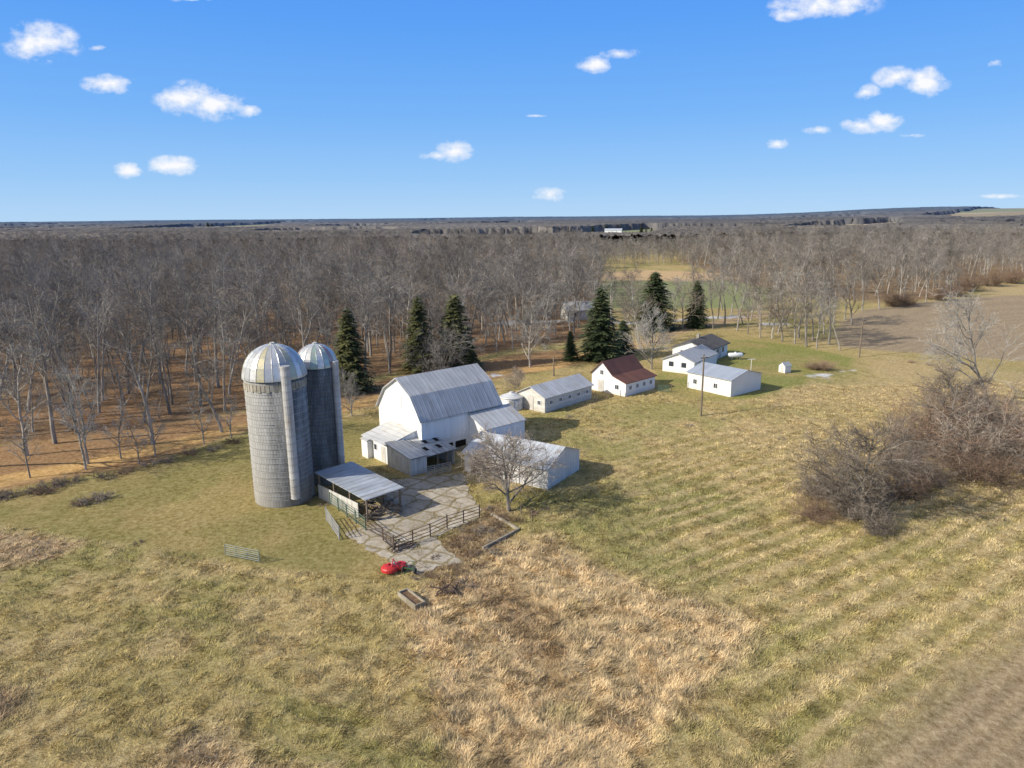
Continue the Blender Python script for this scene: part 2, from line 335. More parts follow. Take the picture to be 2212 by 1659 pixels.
# ------------------------------------------------------------ machine shed
fr=Fr((1003,975),(1183,1012),(1267,980),2.4,1.12); ms=fr
o=thing('machine_shed','low white metal pole shed with partly open front','shed',(fr.a.x,fr.a.y,0),fr.rz)
L,Wd=fr.L,fr.Wd; zr=3.75
def gable(x): return MB().extr([(0,-.3),(0,2.4),(Wd/2,zr),(Wd,2.4),(Wd,-.3)],x,x+.1)
mk('gable_wall',gable(0),'white_metal_y',o); mk('gable_wall',gable(L-.1),'white_metal_y',o)
mk('back_wall',MB().box(.1,L-.1,Wd-.1,Wd,-.3,2.4),'white_metal',o)
mk('front_wall',MB().box(.1,.8,0,.1,-.3,2.399),'white_metal',o); mk('front_wall',MB().box(3.6,L-.1,0,.1,-.3,2.399),'white_metal',o); mk('header',MB().box(.8,3.6,.005,.095,2.0,2.399),'white_metal',o)
mk('roof',roofslab([(0,2.4),(Wd/2,zr),(Wd,2.4)],0,L,.35,.2,.08),'light_roof',o)
mk('post',MB().box(2.1,2.26,.01,.17,-.2,2.0),'wood',o)
mk('sliding_door',MB().box(5.0,7.4,-.1,-.03,.05,2.2),'trim',o)
door(o,fr,'y0',8.6,.9,1.95)
mk('corner_trim',MB().box(L+.004,L+.03,-.02,.12,0,2.4),'trim',o); mk('corner_trim',MB().box(L+.004,L+.03,Wd-.12,Wd+.02,0,2.4),'trim',o)
fr.foot()
# ------------------------------------------------------------ loafing shed
fr=Fr((790,1080),(868,1054),(705,1024),2.3)
o=thing('open_shed','open-sided shed with low patched metal roof beside the silos','shed',(fr.a.x,fr.a.y,0),fr.rz); L,Wd=fr.L,fr.Wd
mk('roof',roofslab([(0,2.3),(Wd,2.75)],0,L,.15,.15,.07),'shed_roof',o)
for y in np.linspace(.15,Wd-.15,4):
    for x in (.1,L-.25): mk('post',MB().box(x,x+.15,y-.08,y+.08,-.2,2.25+.45*y/Wd),'wood',o)
mk('wall',MB().box(.02,.09,1.5,Wd-.1,0,1.5),'grey_board',o)
lp=thing('log_pile','jumbled pile of old logs under shed roof','log pile',(fr.a.x,fr.a.y,0),fr.rz)
mb=MB()
for k in range(60):
    x=random.uniform(.3,L-.2); y=random.uniform(-.9,3.2); z=random.uniform(.1,.8); a=random.uniform(0,3.1); ln=random.uniform(.5,1.3)
    mb.tube((x-ln/2*math.cos(a),y-ln/2*math.sin(a),z),(x+ln/2*math.cos(a),y+ln/2*math.sin(a),z+random.uniform(-.1,.2)),.09,.09,6)
lo_=mk('logs',mb,'wood',lp); lo_['kind']='stuff'
fr.foot()
# ------------------------------------------------------------ grain bin
bx,by=W(1105,882)
o=thing('grain_bin','small round whitish metal grain bin with low conical roof','grain bin',(bx,by,0))
mk('wall',MB().lathe([(1.7,-.2),(1.7,1.9)],32,cap=True),'galv',o,True)
mk('roof',MB().lathe([(1.83,1.86),(1.75,1.95),(.3,2.5),(.3,2.62),(.02,2.68)],24,cap=True),'galv',o)
mk('door',MB().box(-.35,.35,-1.78,-1.62,.3,1.6),'steel',o)
FOOT.append([(bx-1.5,by-1.5),(bx+1.5,by-1.5),(bx+1.5,by+1.5),(bx-1.5,by+1.5)])
# ------------------------------------------------------------ coop
fr=Fr((1177,860),(1278,831),(1120,840),2.3,.8)
o=building('chicken_coop','long low weathered white outbuilding with metal roof','outbuilding',fr,[(0,2.3),(fr.Wd/2,3.6),(fr.Wd,2.3)],'old_siding','tin_roof',.3,.3)
for i in range(5): window(o,fr,'y0',1.4+i*(fr.L-2.6)/4,1.4,.6,.5)
door(o,fr,'x0',fr.Wd*.5,1.0,1.95); window(o,fr,'x0',fr.Wd*.2,1.4,.6,.6)
# ------------------------------------------------------------ brown-roof barn
fr=Fr((1352,827),(1415,810),(1296,801),2.3,.8); Wd=fr.Wd
o=building('small_barn','small white barn with rusty brown saltbox roof','barn',fr,[(0,2.2),(Wd*.36,3.0),(Wd*.68,5.1),(Wd,3.0)],'siding','brown_roof',.3,.3)
window(o,fr,'x0',Wd*.7,3.3,.6,.7); door(o,fr,'x0',Wd*.72,1.2,2.0); window(o,fr,'x0',Wd*.25,1.3,.7,.7)
for i in range(4): window(o,fr,'y0',1.2+i*(fr.L-2.4)/3,1.3,.6,.6)
# ------------------------------------------------------------ garage
fr=Fr((1486,803),(1580,822),(1627,799),2.7,.86); Wd=fr.Wd
o=building('garage','white metal garage with blue-grey roof on lawn','garage',fr,[(0,2.7),(Wd/2,3.75),(Wd,2.7)],'white_metal','garage_roof',.25,.2)
window(o,fr,'y0',1.6,1.3,.7,.75); window(o,fr,'y0',fr.L*.66,1.3,.7,.75)
# ------------------------------------------------------------ house
fr=Fr((1530,757),(1572,740),(1462,742),2.6,.9); Wd=fr.Wd
o=building('house','single-storey white ranch house with dark shingle roof','house',fr,[(0,2.6),(Wd/2,4.0),(Wd,2.6)],'siding','asphalt_roof',.5,.4,.15)
for s in (2,5,8): window(o,fr,'y0',s,1.6,1.2,1.0)
window(o,fr,'x0',Wd*.3,1.6,1.2,1); window(o,fr,'x0',Wd*.7,1.6,1,1); door(o,fr,'y0',6.5,.95,2.05)
mk('chimney',MB().box(fr.L*.4,fr.L*.4+.6,Wd*.5,Wd*.5+.6,3.6,4.9),'concrete',o)
f2=Fr((1500,783),(1540,765),(1446,758),2.3)
lr=(f2.a-fr.a); ox_,oy_=lr.dot(fr.u),lr.dot(fr.w)
W2=abs(f2.Wd)*.74
pr=[(oy_,2.3),(oy_+W2/2,3.6),(oy_+W2,2.3)]
mk('wing_wall',MB().extr([(oy_,-.3)]+pr+[(oy_+W2,-.3)],ox_,-.01),'siding',o)
mk('wing_roof',roofslab(pr,ox_,-.41,.35,.35,.12),'grey_shingle',o)
mk('wing_window',MB().box(ox_-.05,ox_-.004,oy_+W2*.25,oy_+W2*.4,1.1,2.0),'glass',o); mk('wing_window',MB().box(ox_-.05,ox_-.004,oy_+W2*.65,oy_+W2*.8,1.1,2.0),'glass',o)
mk('wing_door',MB().box(ox_+2,ox_+2.9,oy_-.05,oy_-.004,.1,2.1),'door',o)
fr.foot(); fr.foot(ox_,0,oy_,oy_+W2)
x,y=W(1695,803); o=thing('garden_shed','tiny white gabled garden shed on the lawn','shed',(x,y,0),.5); o.scale=(.8,.8,.8)
mk('wall',MB().extr([(-.9,-.1),(-.9,1.5),(0,2.3),(.9,1.5),(.9,-.1)],-1,1),'siding',o)
mk('roof',roofslab([(-.9,1.5),(0,2.3),(.9,1.5)],-1,1,.15,.15,.06),'grey_shingle',o); mk('door',MB().box(-1.05,-1.004,-.35,.35,.05,1.6),'door',o)
x,y=W(1588,776); o=thing('propane_tank','white horizontal propane tank on concrete blocks','tank',(x,y,0),.1)
mb=MB(); pr=[(.02,-1.6),(.35,-1.5),(.5,-1.25),(.5,1.25),(.35,1.5),(.02,1.6)]; mb.lathe(pr,20,cap=True); mb.v=[(z,x_,y_+.85) for x_,y_,z in mb.v]
mk('tank',mb,'white_paint',o,True); mk('valve_cover',MB().tube((0,0,1.3),(0,0,1.5),.2,.2,12),'white_paint',o)
mk('support',MB().box(-1,-.75,-.35,.35,0,.42),'concrete',o); mk('support',MB().box(.75,1,-.35,.35,0,.42),'concrete',o)
def pole(u,v,top,lab,arm=True):
    x,y=W(u,v); h=atY(u,top,y)[1]; o=thing('utility_pole',lab,'utility pole',(x,y,0),.4,'wooden utility poles')
    mk('pole',MB().tube((0,0,-.3),(0,0,h),.16,.11,10),'wood',o)
    if arm:
        mk('crossarm',MB().box(-.7,.7,-.17,-.1,h-.5,h-.38),'wood',o)
        for q in (-.6,0.0,.6): mk('insulator',MB().tube((q,-.135,h-.38),(q,-.135,h-.2),.04,.03,8),'steel',o)
pole(1514,897,766,'tall wooden utility pole standing in the rough pasture')
pole(1856,772,688,'wooden utility pole at edge of plowed field')
pole(1196,812,770,'short wooden yard pole behind the outbuilding',False)
x,y=W(1622,800); o=thing('clothesline_post','white T-shaped clothesline post on the lawn','clothesline post',(x,y,0)); mk('post',MB().tube((0,0,0),(0,0,2.1),.05,.05,8),'trim',o); mk('arm',MB().box(-.7,.7,-.04,.04,2.1,2.18),'trim',o)
# ------------------------------------------------------------ fences and gates
def fence(name,pts,h,rails,mat,label,cat,sp=2.0,pr_=.06,rr=.035):
    P_=[Vector((*W(*q),0)) for q in pts]; o=thing(name,label,cat,tuple(P_[0])); b=P_[0]
    for si,(a,c) in enumerate(zip(P_[:-1],P_[1:])):
        d=c-a; n=max(1,round(d.length/sp))
        for i in range(0 if si==0 else 1,n+1):
            q=a+d*i/n-b; mk('post',MB().tube((q.x,q.y,-.2),(q.x+random.uniform(-.06,.06),q.y+random.uniform(-.06,.06),h+random.uniform(0,.15)),pr_,pr_,8),mat,o)
        for k in range(rails):
            z=h*(k+1)/rails-.04; mk('rail',MB().tube(a-b+Vector((0,0,z)),c-b+Vector((0,0,z+random.uniform(-.06,.03))),rr,rr,6),mat,o)
    return o
def gate(pts,h,mat,label,bars=6):
    a,c=[Vector((*W(*q),0)) for q in pts]; o=thing('gate',label,'gate',tuple(a)); d=c-a; mb=MB()
    for q in (Vector((0,0,0)),d): mb.tube(q+Vector((0,0,.12)),q+Vector((0,0,h)),.04,.04,8)
    for k in range(bars): z=.16+(h-.2)*k/(bars-1); mb.tube(Vector((0,0,z)),d+Vector((0,0,z)),.03,.03,6)
    mb.tube(d*.33+Vector((0,0,.15)),d*.33+Vector((0,0,h)),.025,.025,6); mb.tube(d*.66+Vector((0,0,.15)),d*.66+Vector((0,0,h)),.025,.025,6)
    mk('frame',mb,mat,o)
gate([(488,1201),(561,1216)],1.15,'grey_green','faded grey-green tubular farm gate standing on mown lawn')
fence('cattle_fence',[(714,1090),(790,1146)],1.3,5,'green_paint','dark green pipe cattle fence beside the open shed','fence')
fence('cattle_fence',[(706,1125),(733,1166)],1.3,5,'steel','short grey pipe fence panel near the silos','fence')
fence('cattle_fence',[(790,1146),(828,1166)],1.2,4,'rust','rusty pipe fence closing off concrete yard','fence')
gate([(828,1170),(852,1190)],1.3,'rust','rusty brown farm gate at corner of concrete yard')
fence('cattle_fence',[(852,1190),(930,1160),(966,1142),(1036,1118)],1.3,4,'rust','long rusty pipe fence along concrete yard edge','fence')
gate([(922,1030),(974,1019)],1.2,'steel','silver tubular gate in front of cattle shed')
gate([(1422,846),(1445,848)],1.2,'green_paint','green tubular gate beside the small barn')
fence('wire_fence',[(1450,846),(1486,842)],1.2,3,'wood','thin wooden post fence between small barn and garage','fence',2.5,.05,.012)
fence('wire_fence',[(1285,868),(1310,862),(1340,858)],1.1,3,'wood','thin wooden post fence behind the outbuilding','fence',2.5,.05,.012)
fence('wire_fence',[(1100,1104),(1125,1112),(1150,1127)],1.1,2,'wood','leaning wooden posts beside the bare tree','fence',2,.05,.012)
P_=[Vector(W(*q)) for q in ((1043,1186),(1121,1145),(1062,1112))]; o=thing('low_wall','low dirty concrete kerb wall at yard edge','wall',(P_[0].x,P_[0].y,0))
for a,c in zip(P_[:-1],P_[1:]):
    d=(c-a).normalized(); n=Vector((-d.y,d.x))*.09; mb=MB()
    q=[a-n-P_[0],c-n-P_[0],c+n-P_[0],a+n-P_[0]]; mb.v+=[(k.x,k.y,-.2) for k in q]+[(k.x,k.y,.2 if a is P_[0] else .196) for k in q]
    mb.f+=[(3,2,1,0),(4,5,6,7),(0,1,5,4),(1,2,6,5),(2,3,7,6),(3,0,4,7)]
    mk('wall',mb,'dirty_concrete',o)
x,y=W(889,1300); o=thing('feed_trough','grey concrete feed bunk lying in dry grass','trough',(x,y,0),math.atan2(W(912,1316)[1]-W(868,1282)[1],W(912,1316)[0]-W(868,1282)[0]))
mk('trough',MB().box(-1.3,1.3,-.45,.45,0,.14).box(-1.3,1.3,-.45,-.36,.14,.45).box(-1.3,1.3,.36,.45,.14,.45).box(-1.3,-1.2,-.36,.36,.14,.45).box(1.2,1.3,-.36,.36,.14,.45),'dirty_concrete',o)
mk('litter',MB().box(-1.19,1.19,-.35,.35,.142,.3),'leaf_brown',o)
x,y=W(850,1234); o=thing('mower','red rotary mower with round deck parked on broken concrete','farm machine',(x,y,.05),.4); o.scale=(.85,.85,.85)
mk('deck',MB().lathe([(.15,.7),(.5,.66),(.76,.54),(.84,.44),(.86,.2),(.76,.2)],20,cx=-.35).lathe([(.12,.62),(.5,.6),(.62,.5),(.66,.42),(.68,.2),(.6,.2)],20,cx=.75,cy=.1),'red',o)
mk('gearbox',MB().box(-.15,.3,-.15,.25,.6,.85).tube((.1,.1,.85),(.1,.1,1.05),.1,.07,10),'steel',o)
mk('hitch_frame',MB().tube((-.3,-.5,.5),(0,-.1,1.3),.05,.05,6).tube((.4,-.5,.5),(0,-.1,1.3),.05,.05,6).tube((0,-.1,1.3),(.2,.9,.6),.04,.04,6),'red',o)
mk('wheel',MB().tube((.1,1.05,.22),(.22,1.05,.22),.22,.22,14),'rubber',o)
x,y=W(884,1238); o=thing('hay_rake','small dark green drawn implement with wheels beside red mower','farm machine',(x,y,.05),-.3); o.scale=(.75,.75,.75)
mk('frame',MB().box(-.6,.6,-.08,.08,.45,.55).tube((0,-.2,.5),(0,-1.2,.4),.05,.05,6).tube((-.5,.2,.6),(-.3,.7,1.0),.04,.04,6).tube((.5,.2,.6),(.3,.7,1.0),.04,.04,6).tube((-.3,.7,1.),(.3,.7,1.),.04,.04,6),'machine_green',o)
for s in (-.72,.72): mk('wheel',MB().tube((s-.07,0,.32),(s+.07,0,.32),.32,.32,16),'rubber',o)
for (u,v,k,lab) in ((975,1278,12,'rusty scrap and boards half hidden in dry grass'),(870,1185,7,'broken boards and rails lying below the yard fence'),(700,1068,8,'rusty scrap metal heaped beside the silo base')):
    x,y=W(u,v); o=thing('scrap_heap',lab,'scrap',(x,y,0)); mb=MB()
    for _ in range(k):
        a=random.uniform(0,3.1); ln=random.uniform(.3,.9); q=(random.uniform(-.8,.8),random.uniform(-.5,.5)); mb.tube((q[0]-ln*math.cos(a),q[1]-ln*math.sin(a),.15),(q[0]+ln*math.cos(a),q[1]+ln*math.sin(a),random.uniform(.15,.5)),.06,.06,5)
    q=mk('boards',mb,'rust',o); q['kind']='stuff'
# ------------------------------------------------------------ ground zones
TAB=np.random.rand(256,256)
def vn(x,y,s,seed=0):
    x=np.asarray(x)/s+seed*17.3; y=np.asarray(y)/s+seed*31.7; xi=np.floor(x).astype(int); yi=np.floor(y).astype(int); fx=x-xi; fy=y-yi
    fx=fx*fx*(3-2*fx); fy=fy*fy*(3-2*fy); g=lambda a,b:TAB[a&255,b&255]
    return (g(xi,yi)*(1-fx)+g(xi+1,yi)*fx)*(1-fy)+(g(xi,yi+1)*(1-fx)+g(xi+1,yi+1)*fx)*fy
def fbm(x,y,s,o=4,seed=0):
    r=0;a=.5;t=0
    for i in range(o): r=r+a*vn(x,y,s/2**i,seed+i*3); t+=a; a*=.55
    return r/t
def sdf(x,y,poly):
    P=np.array(poly); d=np.full(x.shape,1e9); ins=np.zeros(x.shape,bool)
    for i in range(len(P)):
        a=P[i]; b=P[(i+1)%len(P)]; e=b-a; wx=x-a[0]; wy=y-a[1]; t=np.clip((wx*e[0]+wy*e[1])/(e@e+1e-9),0,1)
        d=np.minimum(d,np.hypot(wx-e[0]*t,wy-e[1]*t))
        c=((a[1]>y)!=(b[1]>y))
        with np.errstate(divide='ignore',invalid='ignore'): xc=(b[0]-a[0])*(y-a[1])/(b[1]-a[1]+1e-12)+a[0]
        ins^=(c&(x<xc))
    return np.where(ins,-d,d)
def ss(a,b,x): t=np.clip((x-a)/(b-a),0,1); return t*t*(3-2*t)
def PX(l): return [W(*q) for q in l]
def path_poly(l,w):
    pts=[Vector(W(*q)) for q in l]; a=[];b=[]
    for i,p in enumerate(pts):
        d=(pts[min(i+1,len(pts)-1)]-pts[max(i-1,0)]).normalized(); n=Vector((-d.y,d.x))*w; a.append(tuple(p+n)); b.append(tuple(p-n))
    return a+b[::-1]
WOODS=PX([(-900,980),(0,962),(250,938),(540,886),(680,850),(860,805),(1090,762),(1245,735),(1290,700),(1300,640),(1290,600),(1285,566)])+[(60,620),(-700,620)]
WOODR=PX([(1545,590),(1570,612),(1700,632),(1900,655),(2050,640),(2120,605),(2300,598),(2600,600)])+[(700,700),(250,700),(110,480)]
WOODM=PX([(1270,582),(1420,573),(1600,580)])+[(190,600),(40,600)]
YARD=PX([(846,1036),(1000,1022),(1012,1062),(1040,1100),(1030,1122),(990,1137),(940,1160),(960,1185),(1010,1218),(960,1222),(905,1238),(850,1215),(800,1190),(760,1165),(745,1150),(800,1135),(830,1090)])
LAWN=PX([(-500,1085),(60,1070),(330,1000),(540,935),(760,905),(820,915),(830,960),(790,1015),(720,1075),(745,1150),(835,1215),(770,1245),(640,1232),(560,1222),(430,1195),(250,1165),(120,1140),(-100,1125),(-500,1150)])
HLAWN=PX([(1575,733),(1650,738),(1745,750),(1842,772),(1835,792),(1740,828),(1640,856),(1560,868),(1430,850),(1418,800),(1440,785),(1540,770)])
PLOW=PX([(1800,720),(1820,690),(1870,668),(2110,640),(2400,628),(3200,640),(3200,790),(2300,785),(2060,768),(1880,757),(1815,750)])
PLOW2=PX([(2300,1290),(2212,1360),(2060,1480),(1930,1600),(1800,1720),(1700,1850),(2700,1850)])
TAN=PX([(1050,1190),(1190,1150),(1330,1235),(1480,1285),(1625,1335),(1600,1450),(1480,1560),(1380,1700),(960,1700),(945,1500),(905,1370),(865,1290),(925,1262),(1000,1245)])
zones=[
 ('tan0',PX([(-200,1145),(60,1148),(185,1160),(140,1200),(0,1225),(-200,1240)]),(.55,.43,.31),1.2,2,.3),
 ('tanR',PX([(1620,950),(1850,880),(2100,790),(2300,800),(2500,1250),(2212,1250),(1950,1130),(1700,1070)]),(.58,.48,.30),5,6,.25),
 ('tanR2',PX([(1500,905),(1900,800),(1860,775),(2110,780),(1830,905),(1600,975)]),(.58,.47,.29),2,4,.2),
 ('green1',PX([(1140,895),(1280,880),(1480,872),(1640,868),(1560,930),(1480,960),(1330,990),(1240,960)]),(.36,.36,.14),3,5,.12),
 ('green2',PX([(1160,1130),(1190,1080),(1330,1040),(1500,1020),(1650,1060),(1700,1150),(1650,1235),(1560,1270),(1430,1250),(1300,1200)]),(.29,.30,.12),3.5,5,.2),
 ('green3',PX([(1650,1330),(1750,1300),(1900,1330),(1700,1480),(1560,1659),(1450,1659),(1560,1480)]),(.35,.345,.14),3,4,.22),
 ('tan',TAN,(.68,.545,.37),1.6,3,.36),
 ('tan2',PX([(330,1700),(350,1580),(480,1560),(560,1640),(600,1700)]),(.56,.45,.32),1.6,2,.35),
 ('tan3',PX([(-60,1480),(50,1490),(60,1530),(0,1560),(-60,1540)]),(.34,.25,.18),1.0,2,.35),
 ('lawn',LAWN,(.31,.29,.11),1.0,1.6,.035),
 ('hlawn',HLAWN,(.28,.32,.09),1.0,1.0,.035),
 ('plow',PLOW,(.45,.37,.30),1.5,1,0),
 ('plow2',PLOW2,(.50,.40,.29),3.5,2.5,.04),
 ('wood',WOODS,(.36,.21,.125),2.5,6,0),
 ('woodedge',PX([(-300,1075),(0,1058),(300,1005),(545,930),(800,880),(1000,830),(1250,785),(1250,750),(1090,770),(860,815),(680,860),(545,890),(0,965),(-300,980)]),(.42,.26,.15),1.2,3,.04),
 ('woodr',WOODR,(.31,.22,.15),4,6,0),
 ('track',path_poly([(-400,1075),(-100,1052),(0,1038),(180,1005),(350,965),(545,922),(640,905),(790,868),(900,838),(1050,808),(1180,792),(1260,770),(1330,760),(1400,735)],2.1),(.80,.53,.25),.8,1.2,0),
 ('drive',path_poly([(1400,740),(1480,712),(1600,688),(1720,672)],2.5),(.6,.46,.32),1.2,2,0),
 ('gfield',PX([(1300,665),(1298,612),(1320,602),(1540,600),(1700,628),(1640,668),(1500,664)]),(.27,.34,.17),3,4,0),
 ('ofield',PX([(1285,606),(1280,590),(1400,583),(1560,590),(1600,602),(1480,607)]),(.72,.54,.36),3,4,0),
 ('rfield',PX([(2110,640),(2118,615),(2400,605),(2400,632)]),(.58,.48,.30),3,4,0),
 ('yardsoil',path_poly([(1040,1190),(1060,1150),(1030,1120)],2.2),(.33,.25,.17),1,2,.2),
 ('yardsoil2',PX([(900,1232),(960,1175),(1020,1150),(1100,1130),(1130,1110),(1100,1085),(1040,1100),(1050,1160),(1040,1200),(1010,1240)]),(.36,.27,.18),1,3,.25),
 ('dark_tan',PX([(930,1262),(1000,1245),(1120,1290),(1190,1400),(1150,1420),(1070,1310)]),(.46,.34,.23),1.0,3,.35),  # browner patch within the tan grass
 ('furrow',path_poly([(1100,1255),(1170,1320),(1205,1400),(1200,1500)],.7),(.40,.29,.18),.8,2,.3),
]
sd=Vector(W(2150,1250))-Vector(W(1700,1530)); sd.normalize(); sn=Vector((-sd.y,sd.x))
TINT=np.array((1.04,.975,.80))
def lerpc(col,c,k): return col*(1-k)+np.array(c)*k
def rowsin(x,y):
    q=(x*sn.x+y*sn.y)+(fbm(x,y,14,3,1)-.5)*1.6; return np.sin(q*2*math.pi/2.1+np.sin(q*.7)*1.2)*.5+.5
def rowreg(x,y): return ss(7,18,x)*ss(104,80,y)*(.55+.45*ss(.35,.6,fbm(x,y,9,3,77)))
def surf(x,y):
    wx=(fbm(x,y,14,3,1)-.5)*2; wy=(fbm(x,y,14,3,5)-.5)*2; fx=(fbm(x,y,2.5,2,9)-.5)*2
    n1=fbm(x,y,18,4,2)[...,None]; n2=fbm(x,y,4,4,3)[...,None]
    col=lerpc(np.array((.49,.415,.20))*np.ones(x.shape+(1,)),(.36,.345,.14),ss(.44,.64,n1)); col=lerpc(col,(.61,.50,.30),.7*ss(.46,.66,n2))
    gh=np.full(x.shape,.20)
    for nm,poly,cc,soft,warp,g in zones[:7]+[None]+zones[7:]if False else zones:
        if nm=='tan':
            st=rowsin(x,y); reg=rowreg(x,y)
            k=(reg*ss(.45,.9,st)*.8)[...,None]; col=lerpc(col,(.68,.57,.36),k); k=(reg*ss(.45,.05,st)*.55)[...,None]; col=lerpc(col,(.34,.32,.13),k)
            reg2=ss(2,-10,x)*ss(66,54,y); q2=(x*.35+y*.94)+wx*2; k=(reg2*ss(.6,.95,np.sin(q2*2*math.pi/1.9)*.5+.5)*.35)[...,None]; col=lerpc(col,(.58,.49,.28),k)
        P=np.array(poly); mnx,mny=P.min(0)-12; mxx,mxy=P.max(0)+12
        m_=(x>mnx)&(x<mxx)&(y>mny)&(y<mxy)
        if not m_.any(): continue
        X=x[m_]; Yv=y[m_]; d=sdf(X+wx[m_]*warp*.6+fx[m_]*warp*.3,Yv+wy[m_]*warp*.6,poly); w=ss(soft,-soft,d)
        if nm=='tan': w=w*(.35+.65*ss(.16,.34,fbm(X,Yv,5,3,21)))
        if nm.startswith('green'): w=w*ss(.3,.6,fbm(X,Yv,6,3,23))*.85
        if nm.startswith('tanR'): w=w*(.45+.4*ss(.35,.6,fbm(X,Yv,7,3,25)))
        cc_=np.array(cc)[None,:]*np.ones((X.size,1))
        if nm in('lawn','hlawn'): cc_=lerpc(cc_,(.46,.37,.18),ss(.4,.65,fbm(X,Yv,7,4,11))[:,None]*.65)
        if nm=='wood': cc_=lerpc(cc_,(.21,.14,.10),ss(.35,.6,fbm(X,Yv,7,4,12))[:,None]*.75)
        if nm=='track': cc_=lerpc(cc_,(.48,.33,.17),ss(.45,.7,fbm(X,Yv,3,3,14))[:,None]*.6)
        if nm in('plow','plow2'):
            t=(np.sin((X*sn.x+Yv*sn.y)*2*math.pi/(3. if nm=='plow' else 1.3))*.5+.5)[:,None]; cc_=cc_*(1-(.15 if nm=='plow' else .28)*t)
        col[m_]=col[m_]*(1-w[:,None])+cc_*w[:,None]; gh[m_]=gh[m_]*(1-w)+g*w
    col=col*TINT
    for l,wd in (([(1050,700),(1120,696),(1235,694)],1.6),([(1335,700),(1420,694),(1500,690)],2.0),([(1500,690),(1600,684)],1.5),([(1775,812),(1830,799)],.8),([(1060,812),(1090,808)],.8),([(1650,700),(1700,697)],1.2)):
        poly=path_poly(l,wd); P=np.array(poly); m_=(x>P[:,0].min()-5)&(x<P[:,0].max()+5)&(y>P[:,1].min()-5)&(y<P[:,1].max()+5)
        if m_.any():
            w=ss(.6,-.6,sdf(x[m_],y[m_],poly)+(fbm(x[m_],y[m_],3,3,31)-.5)*6)[:,None]; col[m_]=col[m_]*(1-w)+np.array((.8,.82,.86))*w
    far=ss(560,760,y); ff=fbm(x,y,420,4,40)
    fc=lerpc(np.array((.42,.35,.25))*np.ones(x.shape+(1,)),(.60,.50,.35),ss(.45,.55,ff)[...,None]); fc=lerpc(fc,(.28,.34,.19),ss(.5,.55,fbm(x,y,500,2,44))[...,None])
    fc=lerpc(fc,(.22,.29,.40),ss(1200,6000,y)[...,None]*.75)  # aerial haze painted in: far ground colour turns bluish with distance
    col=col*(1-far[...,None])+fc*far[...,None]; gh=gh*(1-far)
    return col,gh
def nearb(x,y,yard=True):
    d=np.full(x.shape,1e9)
    for p in FOOT+([YARD] if yard else []):
        P=np.array(p); m_=(x>P[:,0].min()-8)&(x<P[:,0].max()+8)&(y>P[:,1].min()-8)&(y<P[:,1].max()+8)
        if m_.any(): d[m_]=np.minimum(d[m_],sdf(x[m_],y[m_],p))
    return d
def hills(x,y):
    r=ss(.25,.6,x/np.maximum(y,1.))
    return ss(900,4500,y)*(fbm(x,y,1400,3,50)*26-6+r*42)
def height(x,y,gh,d):
    k=ss(.5,4,d); G=np.clip(gh/.25,0,1.6)
    n=(fbm(x,y,1.3,3,60)-.5)*.30*G+(fbm(x,y,22,2,61)-.5)*.6*ss(1,14,d)+(vn(x,y,.8,64)-.5)*.10*G+rowsin(x,y)*rowreg(x,y)*.10*np.clip(G,0,1)
    return (n-.04)*k*ss(600,300,y)-.02*(1-k)+hills(x,y)
def axis(lo,hi,step,lim,g,neg=None):
    a=list(np.arange(lo,hi,step)); s=step; x=a[-1]
    while x<lim: s*=g; x+=s; a.append(x)
    if neg:
        s=step; x=a[0]; b=[]
        while x>neg: s*=g; x-=s; b.append(x)
        a=b[::-1]+a
    return np.array(a)
xs=axis(-62,66,.34,9500,1.05,-9500); ys=axis(26,122,.32,11500,1.025,-60)
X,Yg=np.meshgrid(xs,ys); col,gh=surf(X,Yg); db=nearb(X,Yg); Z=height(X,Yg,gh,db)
def gridmesh(name,X,Y,Z,col,mat,mask=None):
    ny,nx=X.shape; me=bpy.data.meshes.new(name); v=np.stack([X,Y,Z],-1).reshape(-1,3)
    idx=np.arange(ny*nx).reshape(ny,nx); q=np.stack([idx[:-1,:-1],idx[:-1,1:],idx[1:,1:],idx[1:,:-1]],-1).reshape(-1,4)
    if mask is not None: q=q[mask.reshape(-1)]
    me.vertices.add(len(v)); me.vertices.foreach_set('co',v.ravel().astype(np.float32)); me.loops.add(q.size); me.loops.foreach_set('vertex_index',q.ravel().astype(np.int32))
    me.polygons.add(len(q)); me.polygons.foreach_set('loop_start',np.arange(0,q.size,4,dtype=np.int32)); me.update(calc_edges=True)
    at=me.color_attributes.new('Col','FLOAT_COLOR','POINT'); c=np.ones((len(v),4),np.float32); c[:,:3]=col.reshape(-1,3); at.data.foreach_set('color',c.ravel())
    me.polygons.foreach_set('use_smooth',np.ones(len(q),bool)); me.materials.append(mat); o=bpy.data.objects.new(name,me); COL.objects.link(o); return o
mt,nt,b=newmat('ground_cover'); at=N(nt,'ShaderNodeAttribute',attribute_name='Col'); geo=N(nt,'ShaderNodeNewGeometry')
f1=noise(nt,2.2,6,geo.outputs['Position'],.75); f2=noise(nt,9,4,geo.outputs['Position'],.7); f3=noise(nt,.35,5,geo.outputs['Position'],.6)
dk=mixc(nt,1.0,at.outputs['Color'],(.52,.48,.41),'MULTIPLY')
c=mixc(nt,ramp(nt,f1,.35,.66),dk,mixc(nt,.16,at.outputs['Color'],(.8,.70,.46)))
c=mixc(nt,mathn(nt,'MULTIPLY',ramp(nt,f2,.5,.3),.5),c,mixc(nt,1.0,at.outputs['Color'],(.36,.33,.27),'MULTIPLY'))
c=mixc(nt,mathn(nt,'MULTIPLY',ramp(nt,f3,.5,.7),.15),c,(.50,.37,.21))
nt.links.new(c,b.inputs['Base Color']); b.inputs['Roughness'].default_value=.95; b.inputs['Specular IOR Level'].default_value=.05
